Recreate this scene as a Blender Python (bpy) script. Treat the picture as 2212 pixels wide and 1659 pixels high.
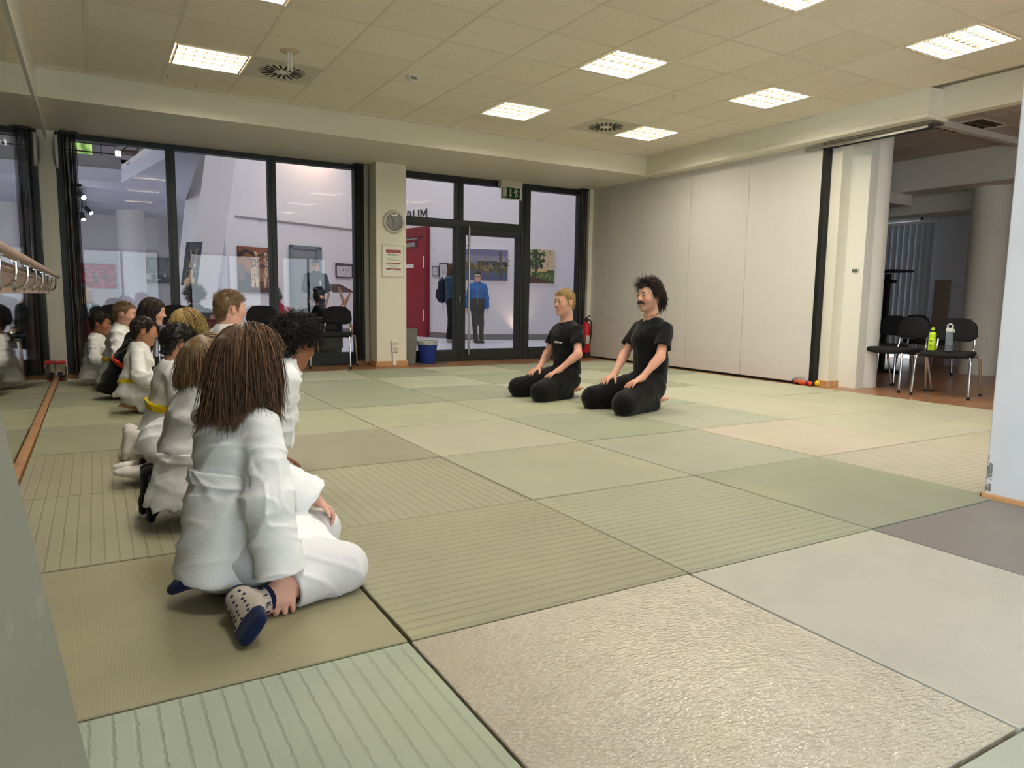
import bpy, math, random
import numpy as np
from mathutils import Vector, Matrix
for o in list(bpy.data.objects): bpy.data.objects.remove(o)
scene = bpy.context.scene
COL = scene.collection

# ---------------------------------------------------------------- camera
def look_axes(yaw, pitch, roll):
    f = np.array([math.sin(yaw)*math.cos(pitch), math.cos(yaw)*math.cos(pitch), -math.sin(pitch)])
    r = np.array([math.cos(yaw), -math.sin(yaw), 0.0]); u = np.cross(r, f)
    return (math.cos(roll)*r+math.sin(roll)*u, -math.sin(roll)*r+math.cos(roll)*u, f)
cd = bpy.data.cameras.new('camera'); cam = bpy.data.objects.new('camera', cd); COL.objects.link(cam)
r_, u_, f_ = look_axes(math.radians(30.387), math.radians(6.728), math.radians(0.857))
cam.matrix_world = Matrix(((r_[0], u_[0], -f_[0], -0.6843), (r_[1], u_[1], -f_[1], -1.6790),
                           (r_[2], u_[2], -f_[2], 0.8995), (0, 0, 0, 1)))
cd.sensor_fit = 'HORIZONTAL'; cd.sensor_width = 36.0; cd.lens = 1539.4/2212*36
cd.clip_start = 0.02; cd.clip_end = 200
scene.camera = cam

# ---------------------------------------------------------------- world, exposure, lights
vs = scene.view_settings
vs.view_transform = 'Standard'; vs.look = 'None'; vs.gamma = 1; vs.use_curve_mapping = False
vs.exposure = 1.45
w = bpy.data.worlds.new('world'); scene.world = w; w.use_nodes = True
wn = w.node_tree.nodes; wl = w.node_tree.links
bg = wn['Background']; bg.inputs['Strength'].default_value = 0.5
sky = wn.new('ShaderNodeTexSky'); sky.sky_type = 'HOSEK_WILKIE'; sky.turbidity = 8; sky.ground_albedo = 0.5
sky.sun_direction = (0.3, -0.4, 0.86)
mixw = wn.new('ShaderNodeMixRGB'); mixw.inputs[0].default_value = 0.75
mixw.inputs[2].default_value = (0.86, 0.93, 1.0, 1)
wl.new(sky.outputs[0], mixw.inputs[1]); wl.new(mixw.outputs[0], bg.inputs[0])
LAMP = 13.6          # ceiling panel emission
def area(name, loc, rot, sx, sy, power, color):
    l = bpy.data.lights.new(name, 'AREA'); l.shape = 'RECTANGLE'; l.size = sx; l.size_y = sy
    l.energy = power; l.color = color
    o = bpy.data.objects.new(name, l); COL.objects.link(o); o.location = loc
    o.rotation_euler = [math.radians(a) for a in rot]; return o
# daylight through the windows behind the camera, then added fill lamps
area('window_daylight', (2.2, -4.75, 1.5), (-90, 0, 180), 7.0, 2.2, 96, (0.86, 0.93, 1.0))
area('foyer_top_fill', (5.6, 12.4, 6.6), (0, 0, 0), 6.0, 5.0, 100, (0.93, 0.95, 1.0))  # fill lamp added under the closed foyer ceiling; it has no skylight

area('side_fill', (-1.42, -2.9, 1.55), (0, -90, 0), 2.2, 2.9, 110, (0.84, 0.92, 1.0))  # unseen side fill added for the nearest girl and the short wall
area('foyer_left_fill', (-3.1, 11.6, 1.6), (0, -90, 0), 2.2, 5.0, 24, (0.90, 0.94, 1.0))  # lamp added before the solid end wall to brighten the foyer's left side

scene.cycles.max_bounces = 7; scene.cycles.diffuse_bounces = 4; scene.cycles.glossy_bounces = 4
scene.cycles.transmission_bounces = 6; scene.cycles.transparent_max_bounces = 12
scene.cycles.sample_clamp_indirect = 6.0; scene.cycles.caustics_reflective = False; scene.cycles.caustics_refractive = False
scene.cycles.use_denoising = True

# ---------------------------------------------------------------- helpers
RNG = np.random.default_rng(7); random.seed(7)
def lin(r, g, b):
    return tuple(((c/255)/12.92 if c/255 <= .04045 else ((c/255+.055)/1.055)**2.4) for c in (r, g, b))
class NT:
    """short-hand for building one material's nodes"""
    def __init__(s, name):
        s.m = bpy.data.materials.new(name); s.m.use_nodes = True
        s.n = s.m.node_tree.nodes; s.l = s.m.node_tree.links; s.b = s.n['Principled BSDF']
    def new(s, t, **kw):
        n = s.n.new(t)
        for k, v in kw.items(): setattr(n, k, v)
        return n
    def link(s, a, b): s.l.new(a, b)
    def coord(s, out='Object', scale=(1, 1, 1), rot=(0, 0, 0)):
        c = s.new('ShaderNodeTexCoord'); mp = s.new('ShaderNodeMapping')
        mp.inputs['Scale'].default_value = scale; mp.inputs['Rotation'].default_value = rot
        s.link(c.outputs[out], mp.inputs[0]); return mp.outputs[0]
    def noise(s, vec, scale, detail=3, rough=.55):
        n = s.new('ShaderNodeTexNoise'); n.inputs['Scale'].default_value = scale
        n.inputs['Detail'].default_value = detail; n.inputs['Roughness'].default_value = rough
        s.link(vec, n.inputs['Vector']); return n.outputs['Fac']
    def wave(s, vec, scale, axis='X', dist=0, dscale=1, profile='SIN', detail=2):
        n = s.new('ShaderNodeTexWave', wave_type='BANDS', bands_direction=axis, wave_profile=profile)
        n.inputs['Scale'].default_value = scale; n.inputs['Distortion'].default_value = dist
        n.inputs['Detail Scale'].default_value = dscale; n.inputs['Detail'].default_value = detail
        s.link(vec, n.inputs['Vector']); return n.outputs['Fac']
    def ramp(s, fac, stops, interp='LINEAR'):
        n = s.new('ShaderNodeValToRGB'); n.color_ramp.interpolation = interp; e = n.color_ramp.elements
        while len(e) < len(stops): e.new(.5)
        for k, (p, c) in enumerate(stops):
            e[k].position = p; e[k].color = (*c, 1) if len(c) == 3 else c
        s.link(fac, n.inputs[0]); return n.outputs[0]
    def math(s, op, a, b=0.0):
        n = s.new('ShaderNodeMath', operation=op)
        for k, v in enumerate((a, b)):
            if isinstance(v, (int, float)): n.inputs[k].default_value = v
            else: s.link(v, n.inputs[k])
        return n.outputs[0]
    def mix(s, fac, a, b, blend='MIX'):
        n = s.new('ShaderNodeMixRGB', blend_type=blend)
        for k, v in enumerate((fac, a, b)):
            if isinstance(v, (int, float)): n.inputs[k].default_value = v
            elif isinstance(v, tuple): n.inputs[k].default_value = (*v, 1)
            else: s.link(v, n.inputs[k])
        return n.outputs[0]
    def bump(s, h, strength=.3, dist=.01, prev=None):
        n = s.new('ShaderNodeBump'); n.inputs['Strength'].default_value = strength
        n.inputs['Distance'].default_value = dist; s.link(h, n.inputs['Height'])
        if prev is not None: s.link(prev, n.inputs['Normal'])
        s.link(n.outputs[0], s.b.inputs['Normal']); return n.outputs[0]
    def set(s, color=None, rough=.6, metal=0.0, spec=.5):
        if isinstance(color, tuple): s.b.inputs['Base Color'].default_value = (*color, 1)
        elif color is not None: s.link(color, s.b.inputs['Base Color'])
        if isinstance(rough, (int, float)): s.b.inputs['Roughness'].default_value = rough
        else: s.link(rough, s.b.inputs['Roughness'])
        s.b.inputs['Metallic'].default_value = metal; s.b.inputs['Specular IOR Level'].default_value = spec
        return s.m
def mat(name, rgb, rough=.6, metal=0.0, spec=.4, bump=None, var=0.0):
    """plain material with a little procedural unevenness"""
    t = NT(name); v = t.coord(); c = lin(*rgb)
    nz = t.noise(v, 9, 4)
    k = 1-var
    col = t.ramp(nz, [(.3, tuple(x*k for x in c)), (.7, tuple(min(1, x*(1+var)) for x in c))])
    t.set(col, rough, metal, spec)
    if bump: t.bump(t.noise(v, bump[0], 3), bump[1], bump[2] if len(bump) > 2 else .005)
    return t.m
def tag(o, label=None, cat=None, group=None, kind=None):
    if label: o['label'] = label
    if cat: o['category'] = cat
    if group: o['group'] = group
    if kind: o['kind'] = kind
    return o
def link(o, parent=None):
    COL.objects.link(o)
    if parent is not None:
        o.parent = parent
    return o
def empty(name, loc=(0, 0, 0), rz=0.0, label=None, cat=None, group=None, kind=None):
    o = bpy.data.objects.new(name, None); COL.objects.link(o); o.empty_display_size = .05
    o.location = loc; o.rotation_euler = (0, 0, rz); return tag(o, label, cat, group, kind)
def copy_tree(o, parent=None):
    c = o.copy(); COL.objects.link(c)
    if parent is not None: c.parent = parent
    for ch in list(o.children): copy_tree(ch, c)
    return c
def np_mesh(name, V, Fq, mats, parent=None, smooth=True, fm=None, col=None, off=None):
    """object from arrays; Fq is an (n,k) array or a list of tuples"""
    V = np.asarray(V, dtype=np.float32)
    if off is not None: V = V-np.asarray(off, dtype=np.float32)
    me = bpy.data.meshes.new(name)
    if isinstance(Fq, np.ndarray):
        k = Fq.shape[1]; n = len(Fq)
        me.vertices.add(len(V)); me.vertices.foreach_set('co', V.ravel())
        me.loops.add(n*k); me.loops.foreach_set('vertex_index', Fq.ravel().astype(np.int32))
        me.polygons.add(n); me.polygons.foreach_set('loop_start', np.arange(0, n*k, k, dtype=np.int32))
        me.update(calc_edges=True); me.validate()
    else:
        me.from_pydata([tuple(map(float, v)) for v in V], [], [tuple(map(int, f)) for f in Fq]); me.update()
    if not isinstance(mats, (list, tuple)): mats = [mats]
    for m in mats: me.materials.append(m)
    if fm is not None: me.polygons.foreach_set('material_index', np.asarray(fm, dtype=np.int32))
    if smooth: me.polygons.foreach_set('use_smooth', np.ones(len(me.polygons), dtype=bool))
    if col is not None:
        a = me.color_attributes.new('Col', 'FLOAT_COLOR', 'POINT')
        c4 = np.ones((len(V), 4), dtype=np.float32); c4[:, :3] = col; a.data.foreach_set('color', c4.ravel())
    o = bpy.data.objects.new(name, me); return link(o, parent)
def rotz(a):
    c, s = math.cos(a), math.sin(a); return np.array([[c, -s, 0], [s, c, 0], [0, 0, 1.0]])
class MB:
    """collects simple solids into one mesh"""
    def __init__(s): s.v = []; s.f = []
    def add(s, V, Fs):
        o = len(s.v); s.v += [tuple(map(float, p)) for p in V]; s.f += [tuple(i+o for i in f) for f in Fs]; return s
    def box(s, lo, hi, R=None, c=(0, 0, 0), bev=0.0):
        x0, y0, z0 = lo; x1, y1, z1 = hi
        V = np.array([(x, y, z) for x in (x0, x1) for y in (y0, y1) for z in (z0, z1)], float)
        Fs = [(0, 1, 3, 2), (4, 6, 7, 5), (0, 4, 5, 1), (2, 3, 7, 6), (0, 2, 6, 4), (1, 5, 7, 3)]
        if bev > 0:
            b = min(bev, (x1-x0)*.49, (y1-y0)*.49, (z1-z0)*.49)
            ctr = (np.array(lo)+np.array(hi))/2; hs = (np.array(hi)-np.array(lo))/2
            V = []; idx = {}
            for sx in (-1, 1):
                for sy in (-1, 1):
                    for sz in (-1, 1):
                        for a in range(3):
                            h = hs-b; h = h.copy(); h[a] = hs[a]
                            idx[(sx, sy, sz, a)] = len(V); V.append(ctr+np.array([sx, sy, sz])*h)
            V = np.array(V); Fs = []
            for a in range(3):
                o1, o2 = [(1, 2), (2, 0), (0, 1)][a]
                for sg in (-1, 1):
                    q = []
                    for (p, r) in ((-1, -1), (1, -1), (1, 1), (-1, 1)):
                        t = [0, 0, 0]; t[a] = sg; t[o1] = p; t[o2] = r; q.append(idx[(*t, a)])
                    Fs.append(tuple(q) if sg > 0 else tuple(q[::-1]))
            for a in range(3):
                o1, o2 = [(1, 2), (2, 0), (0, 1)][a]
                for p in (-1, 1):
                    for r in (-1, 1):
                        q = []
                        for sg, ax in ((-1, o1), (-1, o2), (1, o2), (1, o1)):
                            t = [0, 0, 0]; t[a] = sg; t[o1] = p; t[o2] = r; q.append(idx[(*t, ax)])
                        Fs.append(tuple(q) if p*r < 0 else tuple(q[::-1]))
            for sx in (-1, 1):
                for sy in (-1, 1):
                    for sz in (-1, 1):
                        q = [idx[(sx, sy, sz, a)] for a in range(3)]; Fs.append(tuple(q) if sx*sy*sz > 0 else tuple(q[::-1]))
        if R is not None: V = np.asarray(V)@np.asarray(R).T
        return s.add(np.asarray(V)+np.array(c), Fs)
    def bar(s, a, b, w, d=None, up=(0, 0, 1)):
        a = np.array(a, float); b = np.array(b, float); u = b-a; L = np.linalg.norm(u); u /= L
        up = np.array(up, float)
        if abs(u@up) > .98: up = np.array([1.0, 0, 0])
        x = np.cross(u, up); x /= np.linalg.norm(x); y = np.cross(x, u); d = w if d is None else d
        return s.box((-w/2, -d/2, 0), (w/2, d/2, L), np.stack([x, y, u], 1), a)
    def tube(s, pts, r, n=8, cap=True):
        P = np.array(pts, float); m = len(P); r = np.broadcast_to(np.asarray(r, float), (m,))
        T = np.gradient(P, axis=0); T /= np.linalg.norm(T, axis=1)[:, None]+1e-12
        ref = np.array([0, 0, 1.0]) if abs(T[0][2]) < .9 else np.array([1.0, 0, 0])
        x = np.cross(T[0], ref); x /= np.linalg.norm(x); V = []
        for i in range(m):
            x = x-(x@T[i])*T[i]; x /= np.linalg.norm(x); y = np.cross(T[i], x)
            for k in range(n):
                a = 2*math.pi*k/n; V.append(P[i]+r[i]*(math.cos(a)*x+math.sin(a)*y))
        Fs = [(i*n+k, i*n+(k+1) % n, (i+1)*n+(k+1) % n, (i+1)*n+k) for i in range(m-1) for k in range(n)]
        if cap: Fs += [tuple(range(n))[::-1], tuple((m-1)*n+k for k in range(n))]
        return s.add(V, Fs)
    def lathe(s, prof, c=(0, 0, 0), n=24, R=None, sx=1.0, sy=1.0, cap=True):
        V = []
        for (r, z) in prof:
            for k in range(n):
                a = 2*math.pi*k/n; V.append((r*math.cos(a)*sx, r*math.sin(a)*sy, z))
        V = np.array(V)
        if R is not None: V = V@np.asarray(R).T
        m = len(prof); Fs = [(i*n+k, i*n+(k+1) % n, (i+1)*n+(k+1) % n, (i+1)*n+k) for i in range(m-1) for k in range(n)]
        if cap and prof[0][0] > 1e-6: Fs.append(tuple(range(n))[::-1])
        if cap and prof[-1][0] > 1e-6: Fs.append(tuple((m-1)*n+k for k in range(n)))
        return s.add(V+np.array(c), Fs)
    def prism(s, poly, d):
        """3-D polygon pushed along the vector d"""
        P = np.array(poly, float); d = np.array(d, float); n = len(P)
        nn = np.zeros(3)
        for i in range(n): nn += np.cross(P[i], P[(i+1) % n])
        if nn@d > 0: P = P[::-1]
        V = list(P)+list(P+d)
        return s.add(V, [tuple(range(n)), tuple(range(2*n-1, n-1, -1))]+[(i, n+i, n+(i+1) % n, (i+1) % n) for i in range(n)])
    def build(s, name, m, parent=None, smooth=False, off=None):
        o = np_mesh(name, s.v, s.f, m, parent, False, off=off)
        if smooth:
            me = o.data; me.polygons.foreach_set('use_smooth', np.ones(len(me.polygons), dtype=bool))
            try: me.set_sharp_from_angle(angle=math.radians(40))
            except Exception: pass
        return o
def bez(pts, n=24):
    """smooth curve through the points (Catmull-Rom)"""
    P = np.array(pts, float); P = np.vstack([2*P[0]-P[1], P, 2*P[-1]-P[-2]]); out = []
    segs = len(P)-3; per = max(2, n//segs)
    for i in range(segs):
        p0, p1, p2, p3 = P[i:i+4]
        for t in np.linspace(0, 1, per, endpoint=False):
            out.append(.5*((2*p1)+(-p0+p2)*t+(2*p0-5*p1+4*p2-p3)*t*t+(-p0+3*p1-3*p2+p3)*t**3))
    out.append(P[-2]); return np.array(out)
def text_obj(name, s, size, m, M, parent=None, ext=.0015, align='CENTER'):
    c = bpy.data.curves.new(name, 'FONT'); c.body = s; c.size = size; c.extrude = ext; c.align_x = align; c.align_y = 'CENTER'
    tmp = bpy.data.objects.new(name, c); COL.objects.link(tmp)
    dg = bpy.context.evaluated_depsgraph_get(); me = bpy.data.meshes.new_from_object(tmp.evaluated_get(dg))
    bpy.data.objects.remove(tmp); me.transform(M); me.materials.clear(); me.materials.append(m)
    o = bpy.data.objects.new(name, me); return link(o, parent)
def frame_m(o, x, y, z=None):
    x = np.array(x, float); x /= np.linalg.norm(x); y = np.array(y, float); y = y-(y@x)*x; y /= np.linalg.norm(y); z = np.cross(x, y)
    return Matrix(((x[0], y[0], z[0], o[0]), (x[1], y[1], z[1], o[1]), (x[2], y[2], z[2], o[2]), (0, 0, 0, 1)))
# ---------------------------------------------------------------- painted rasters (stored per vertex)
class Ras:
    def __init__(s, W, H, c):
        s.W, s.H = W, H; s.a = np.zeros((H, W, 3)); s.a[:] = lin(*c)
        s.u, s.v = np.meshgrid((np.arange(W)+.5)/W, (np.arange(H)+.5)/H)
    def put(s, mask, c, al=1.0):
        m = np.clip(mask.astype(float), 0, 1)[..., None]*al; s.a = s.a*(1-m)+np.array(lin(*c))*m; return s
    def ell(s, x, y, rx, ry, c, rot=0, al=1.0):
        du, dv = s.u-x, s.v-y; co, si = math.cos(rot), math.sin(rot)
        return s.put(((du*co+dv*si)/rx)**2+((-du*si+dv*co)/ry)**2 < 1, c, al)
    def rect(s, x0, y0, x1, y1, c, al=1.0): return s.put((s.u >= x0) & (s.u <= x1) & (s.v >= y0) & (s.v <= y1), c, al)
    def line(s, x0, y0, x1, y1, wd, c, w1=None, al=1.0, asp=1.0):
        dx, dy = (x1-x0)*asp, y1-y0; L2 = dx*dx+dy*dy+1e-9
        t = np.clip(((s.u-x0)*asp*dx+(s.v-y0)*dy)/L2, 0, 1); d = np.hypot((s.u-x0)*asp-t*dx, s.v-y0-t*dy)
        return s.put(d < wd+((w1 if w1 is not None else wd)-wd)*t, c, al)
    def poly(s, pts, c, al=1.0):
        m = np.zeros(s.u.shape, bool); n = len(pts)
        for i in range(n):
            (x0, y0), (x1, y1) = pts[i], pts[(i+1) % n]
            k = (y0 > s.v) != (y1 > s.v); m ^= k & (s.u < (x1-x0)*(s.v-y0)/((y1-y0) if y1 != y0 else 1e-9)+x0)
        return s.put(m, c, al)
    def speck(s, amt, seed=0, cell=3):
        r = np.random.default_rng(seed); n = r.normal(0, 1, (s.H//cell+2, s.W//cell+2))
        n = np.kron(n, np.ones((cell, cell)))[:s.H, :s.W]; s.a = np.clip(s.a*(1+amt*n[..., None]), 0, 1); return s
def ras_mesh(name, R, o, x, y, mt, parent=None, off=None, lift=0.0):
    """the raster as a flat print: o = top-left corner, x/y = full edge vectors (right, down)"""
    W, H = R.W, R.H; o = np.array(o, float); x = np.array(x, float); y = np.array(y, float)
    nn = np.cross(y, x); nn /= np.linalg.norm(nn)
    gu, gv = np.meshgrid(np.linspace(0, 1, W), np.linspace(0, 1, H))
    V = o+gu.reshape(-1, 1)*x+gv.reshape(-1, 1)*y+nn*lift
    i = np.arange(W*H).reshape(H, W); Fq = np.stack([i[:-1, :-1], i[1:, :-1], i[1:, 1:], i[:-1, 1:]], -1).reshape(-1, 4)
    return np_mesh(name, V, Fq, mt, parent, False, col=R.a.reshape(-1, 3), off=off)
def mat_col(name, rough=.6, spec=.3):
    t = NT(name); a = t.new('ShaderNodeAttribute'); a.attribute_name = 'Col'; return t.set(a.outputs['Color'], rough, 0, spec)
# ---------------------------------------------------------------- sculpted surfaces: smooth unions turned into one mesh
def A(*v): return np.array(v, dtype=np.float32)
def unit(v): v = np.asarray(v, dtype=np.float64); return v/(np.linalg.norm(v)+1e-12)
class Sdf:
    def __init__(s): s.ops = []
    def _add(s, op, k, fn, lo=None, hi=None): s.ops.append((op, k, fn, lo, hi)); return s
    def cone(s, a, b, ra, rb=None, k=.02, op='u'):
        rb = ra if rb is None else rb; a = A(*a); b = A(*b); ab = b-a; L2 = float(ab@ab)+1e-12
        def fn(P):
            q = P-a; t = np.clip(q@ab/L2, 0, 1); return np.linalg.norm(q-t[:, None]*ab, axis=1)-(ra+(rb-ra)*t)
        r = max(ra, rb); return s._add(op, k, fn, np.minimum(a, b)-r, np.maximum(a, b)+r)
    def chain(s, pts, rs, k=.02, op='u'):
        for i in range(len(pts)-1): s.cone(pts[i], pts[i+1], rs[i], rs[i+1], k, op)
        return s
    def ell(s, c, r, R=None, k=.02, op='u'):
        c = A(*c); r = A(*r) if np.ndim(r) else A(r, r, r); R = None if R is None else np.asarray(R, dtype=np.float32)
        def fn(P):
            q = P-c
            if R is not None: q = q@R
            k0 = np.linalg.norm(q/r, axis=1); k1 = np.linalg.norm(q/(r*r), axis=1); return k0*(k0-1)/(k1+1e-9)
        m = float(r.max()); e = r if R is None else A(m, m, m); return s._add(op, k, fn, c-e, c+e)
    def econe(s, a, b, wd0, wd1, side, k=.03, op='u'):
        """tapered limb of oval section: (half width along side, half depth)"""
        a = A(*a); b = A(*b); L = float(np.linalg.norm(b-a)); u = (b-a)/L
        sd = np.asarray(side, dtype=np.float32); sd = sd-(sd@u)*u; sd /= np.linalg.norm(sd); n = np.cross(u, sd)
        w0, d0 = wd0; w1, d1 = wd1
        def fn(P):
            q = P-a; h = q@u; t = np.clip(h/L, 0, 1); x = q@sd; y = q@n; z = h-t*L
            w = w0+(w1-w0)*t; d = d0+(d1-d0)*t; m = np.minimum(w, d)
            k0 = np.sqrt((x/w)**2+(y/d)**2+(z/m)**2); k1 = np.sqrt((x/w**2)**2+(y/d**2)**2+(z/m**2)**2)
            return k0*(k0-1)/(k1+1e-9)
        r = max(w0, w1, d0, d1); return s._add(op, k, fn, np.minimum(a, b)-r, np.maximum(a, b)+r)
    def rbox(s, c, h, R=None, r=.01, k=.02, op='u'):
        c = A(*c); h = A(*h); R = None if R is None else np.asarray(R, dtype=np.float32)
        def fn(P):
            q = P-c
            if R is not None: q = q@R
            q = np.abs(q)-(h-r); return np.linalg.norm(np.maximum(q, 0), axis=1)+np.minimum(q.max(1), 0)-r
        m = float(np.linalg.norm(h)); return s._add(op, k, fn, c-m, c+m)
    def plane(s, c, n, k=.005):
        """keep the side the normal points away from"""
        c = A(*c); n = unit(n).astype(np.float32); return s._add('i', k, lambda P: (P-c)@n)
    def inter(s, fn, k=.005): return s._add('i', k, fn)
    def cutfn(s, fn, k=.005): return s._add('s', k, fn)
    def disp(s, fn): return s._add('n', 0, fn)
    def __call__(s, P, box=None):
        P = np.asarray(P, dtype=np.float32); d = np.full(len(P), 1.0, dtype=np.float32); first = True
        for op, k, fn, lo, hi in s.ops:
            if box is not None and lo is not None and op in 'us':
                m = .045+k
                if (lo-m > box[1]).any() or (hi+m < box[0]).any(): continue
            v = fn(P)
            if op == 'u':
                if first: d = v; first = False
                else:
                    h = np.clip(.5+.5*(d-v)/k, 0, 1); d = d+(v-d)*h-k*h*(1-h)
            elif op == 's':
                v = -v; h = np.clip(.5-.5*(d-v)/k, 0, 1); d = d+(v-d)*h+k*h*(1-h)
            elif op == 'i':
                h = np.clip(.5-.5*(d-v)/k, 0, 1); d = d+(v-d)*h+k*h*(1-h)
            else: d = d+v
        return d
    def bounds(s):
        lo = np.min([o[3] for o in s.ops if o[3] is not None and o[0] == 'u'], axis=0)
        hi = np.max([o[4] for o in s.ops if o[4] is not None and o[0] == 'u'], axis=0); return lo-.03, hi+.03
    def poly(s, h, relax=1):
        lo, hi = s.bounds(); B = 4; st = B*h
        nb = np.maximum(1, np.ceil((hi-lo)/st).astype(int)); g = np.stack(np.meshgrid(*[np.arange(n) for n in nb], indexing='ij'), -1).reshape(-1, 3)
        ctr = lo+(g+.5)*st; d = np.concatenate([s(ctr[i:i+200000]) for i in range(0, len(ctr), 200000)])
        g = g[np.abs(d) < st*.87*1.5+.006]
        key = ((g*st/.11).astype(int)*np.array([1000000, 1000, 1])).sum(1); g = g[np.argsort(key, kind='stable')]; key = np.sort(key)
        fo = np.stack(np.meshgrid(*[np.arange(B+1)]*3, indexing='ij'), -1).reshape(-1, 3)
        D = np.empty((len(g), (B+1)**3), dtype=np.float32)
        cuts = np.flatnonzero(np.diff(key))+1; bnd = np.concatenate([[0], cuts, [len(g)]])
        for i, j in zip(bnd[:-1], bnd[1:]):
            P = lo+((g[i:j, None, :]*B+fo[None])*h); b0 = lo+g[i:j].min(0)*st; b1 = lo+(g[i:j].max(0)+1)*st
            D[i:j] = s(P.reshape(-1, 3), (b0, b1)).reshape(j-i, -1)
        D = D.reshape(len(g), B+1, B+1, B+1)
        c8 = np.stack([D[:, x:x+B, y:y+B, z:z+B] for x in (0, 1) for y in (0, 1) for z in (0, 1)], -1)
        act = ((c8 < 0).any(-1)) & ((c8 >= 0).any(-1)); bi, x, y, z = np.nonzero(act)
        v8 = c8[bi, x, y, z]; cell = g[bi]*B+np.stack([x, y, z], -1)
        co = np.array([(x, y, z) for x in (0, 1) for y in (0, 1) for z in (0, 1)], dtype=np.float32)
        acc = np.zeros((len(cell), 3)); cnt = np.zeros(len(cell))
        for i in range(8):
            for j in range(i+1, 8):
                if np.abs(co[i]-co[j]).sum() != 1: continue
                a, b = v8[:, i], v8[:, j]; m = (a < 0) != (b < 0); t = np.where(m, a/(a-b+1e-12), 0)
                acc += m[:, None]*(co[i]+(co[j]-co[i])*t[:, None]); cnt += m
        V = lo+(cell+acc/cnt[:, None])*h
        N = nb*B+2; lid = (cell[:, 0]*N[1]+cell[:, 1])*N[2]+cell[:, 2]; order = np.argsort(lid); sl = lid[order]
        def find(q):
            p = np.clip(np.searchsorted(sl, q), 0, len(sl)-1); return np.where(sl[p] == q, order[p], -1)
        Fs = []; sx = [N[1]*N[2], N[2], 1]
        for ax, e in ((0, 4), (1, 2), (2, 1)):
            m = (v8[:, 0] < 0) != (v8[:, e] < 0); p, q = [(1, 2), (2, 0), (0, 1)][ax]
            me = np.flatnonzero(m); b = lid[me]; n1 = find(b-sx[p]); n2 = find(b-sx[p]-sx[q]); n3 = find(b-sx[q])
            ok = (n1 >= 0) & (n2 >= 0) & (n3 >= 0); qd = np.stack([me, n1, n2, n3], -1)[ok]; fl = v8[me, 0][ok] < 0
            qd[~fl] = qd[~fl][:, ::-1]; Fs.append(qd)
        Fq = np.concatenate(Fs)
        for _ in range(relax):
            S = np.zeros_like(V); c = np.zeros(len(V))
            for k in range(4):
                a, b = Fq[:, k], Fq[:, (k+1) % 4]; np.add.at(S, a, V[b]); np.add.at(c, a, 1); np.add.at(S, b, V[a]); np.add.at(c, b, 1)
            V = V*.5+.5*S/np.maximum(c, 1)[:, None]
        return V, Fq
    def mesh(s, name, h, m, parent, off, relax=1, colfn=None, keep=.25):
        V, Fq = s.poly(h, relax)
        if keep:
            lab = np.arange(len(V))
            while True:
                mn = lab[Fq].min(1); n2 = lab.copy(); np.minimum.at(n2, Fq.ravel(), np.repeat(mn, 4)); n2 = n2[n2]
                if (n2 == lab).all(): break
                lab = n2
            u_, inv, ct = np.unique(lab, return_inverse=True, return_counts=True)
            if len(u_) > 1:
                ok = (ct >= keep*ct.max())[inv]; Fq = Fq[ok[Fq[:, 0]]]; ix = np.cumsum(ok)-1; V = V[ok]; Fq = ix[Fq]
        return np_mesh(name, V, Fq, m, parent, True, off=off, col=None if colfn is None else colfn(V))
def waves(seed, f, amp, n=5, stretch=None):
    r = np.random.default_rng(seed); K = r.normal(0, 1, (n, 3)); K /= np.linalg.norm(K, axis=1)[:, None]
    if stretch is not None: K = K*np.asarray(stretch)
    K = (K*f*r.uniform(.6, 1.5, (n, 1))).astype(np.float32); ph = r.uniform(0, 6.28, n).astype(np.float32); W = (r.normal(0, 1, (n, 3))*f*.5).astype(np.float32)
    def fn(P):
        d = 0
        for i in range(n): d = d+np.sin(P@K[i]+ph[i]+1.3*np.sin(P@W[i]+ph[-i-1]))
        return (amp/n*1.6*d).astype(np.float32)
    return fn
def creases(seed, f, amp, axis=(0, 0, 1), n=3):
    """soft folds that run across the given axis"""
    r = np.random.default_rng(seed); ax = unit(axis); fs = []
    for i in range(n):
        k = unit(ax+r.normal(0, .35, 3))*f*r.uniform(.7, 1.4); wv = r.normal(0, 1, 3)*f*.45; fs.append((k.astype(np.float32), wv.astype(np.float32), r.uniform(0, 6)))
    def fn(P):
        d = 0
        for k, wv, ph in fs:
            d = d+(1-np.abs(np.sin(P@k+ph+1.5*np.sin(P@wv+ph*2))))**2*np.clip(.5+np.sin(P@(wv*.6)+ph), 0, 1)
        return (amp*d).astype(np.float32)
    return fn
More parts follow.
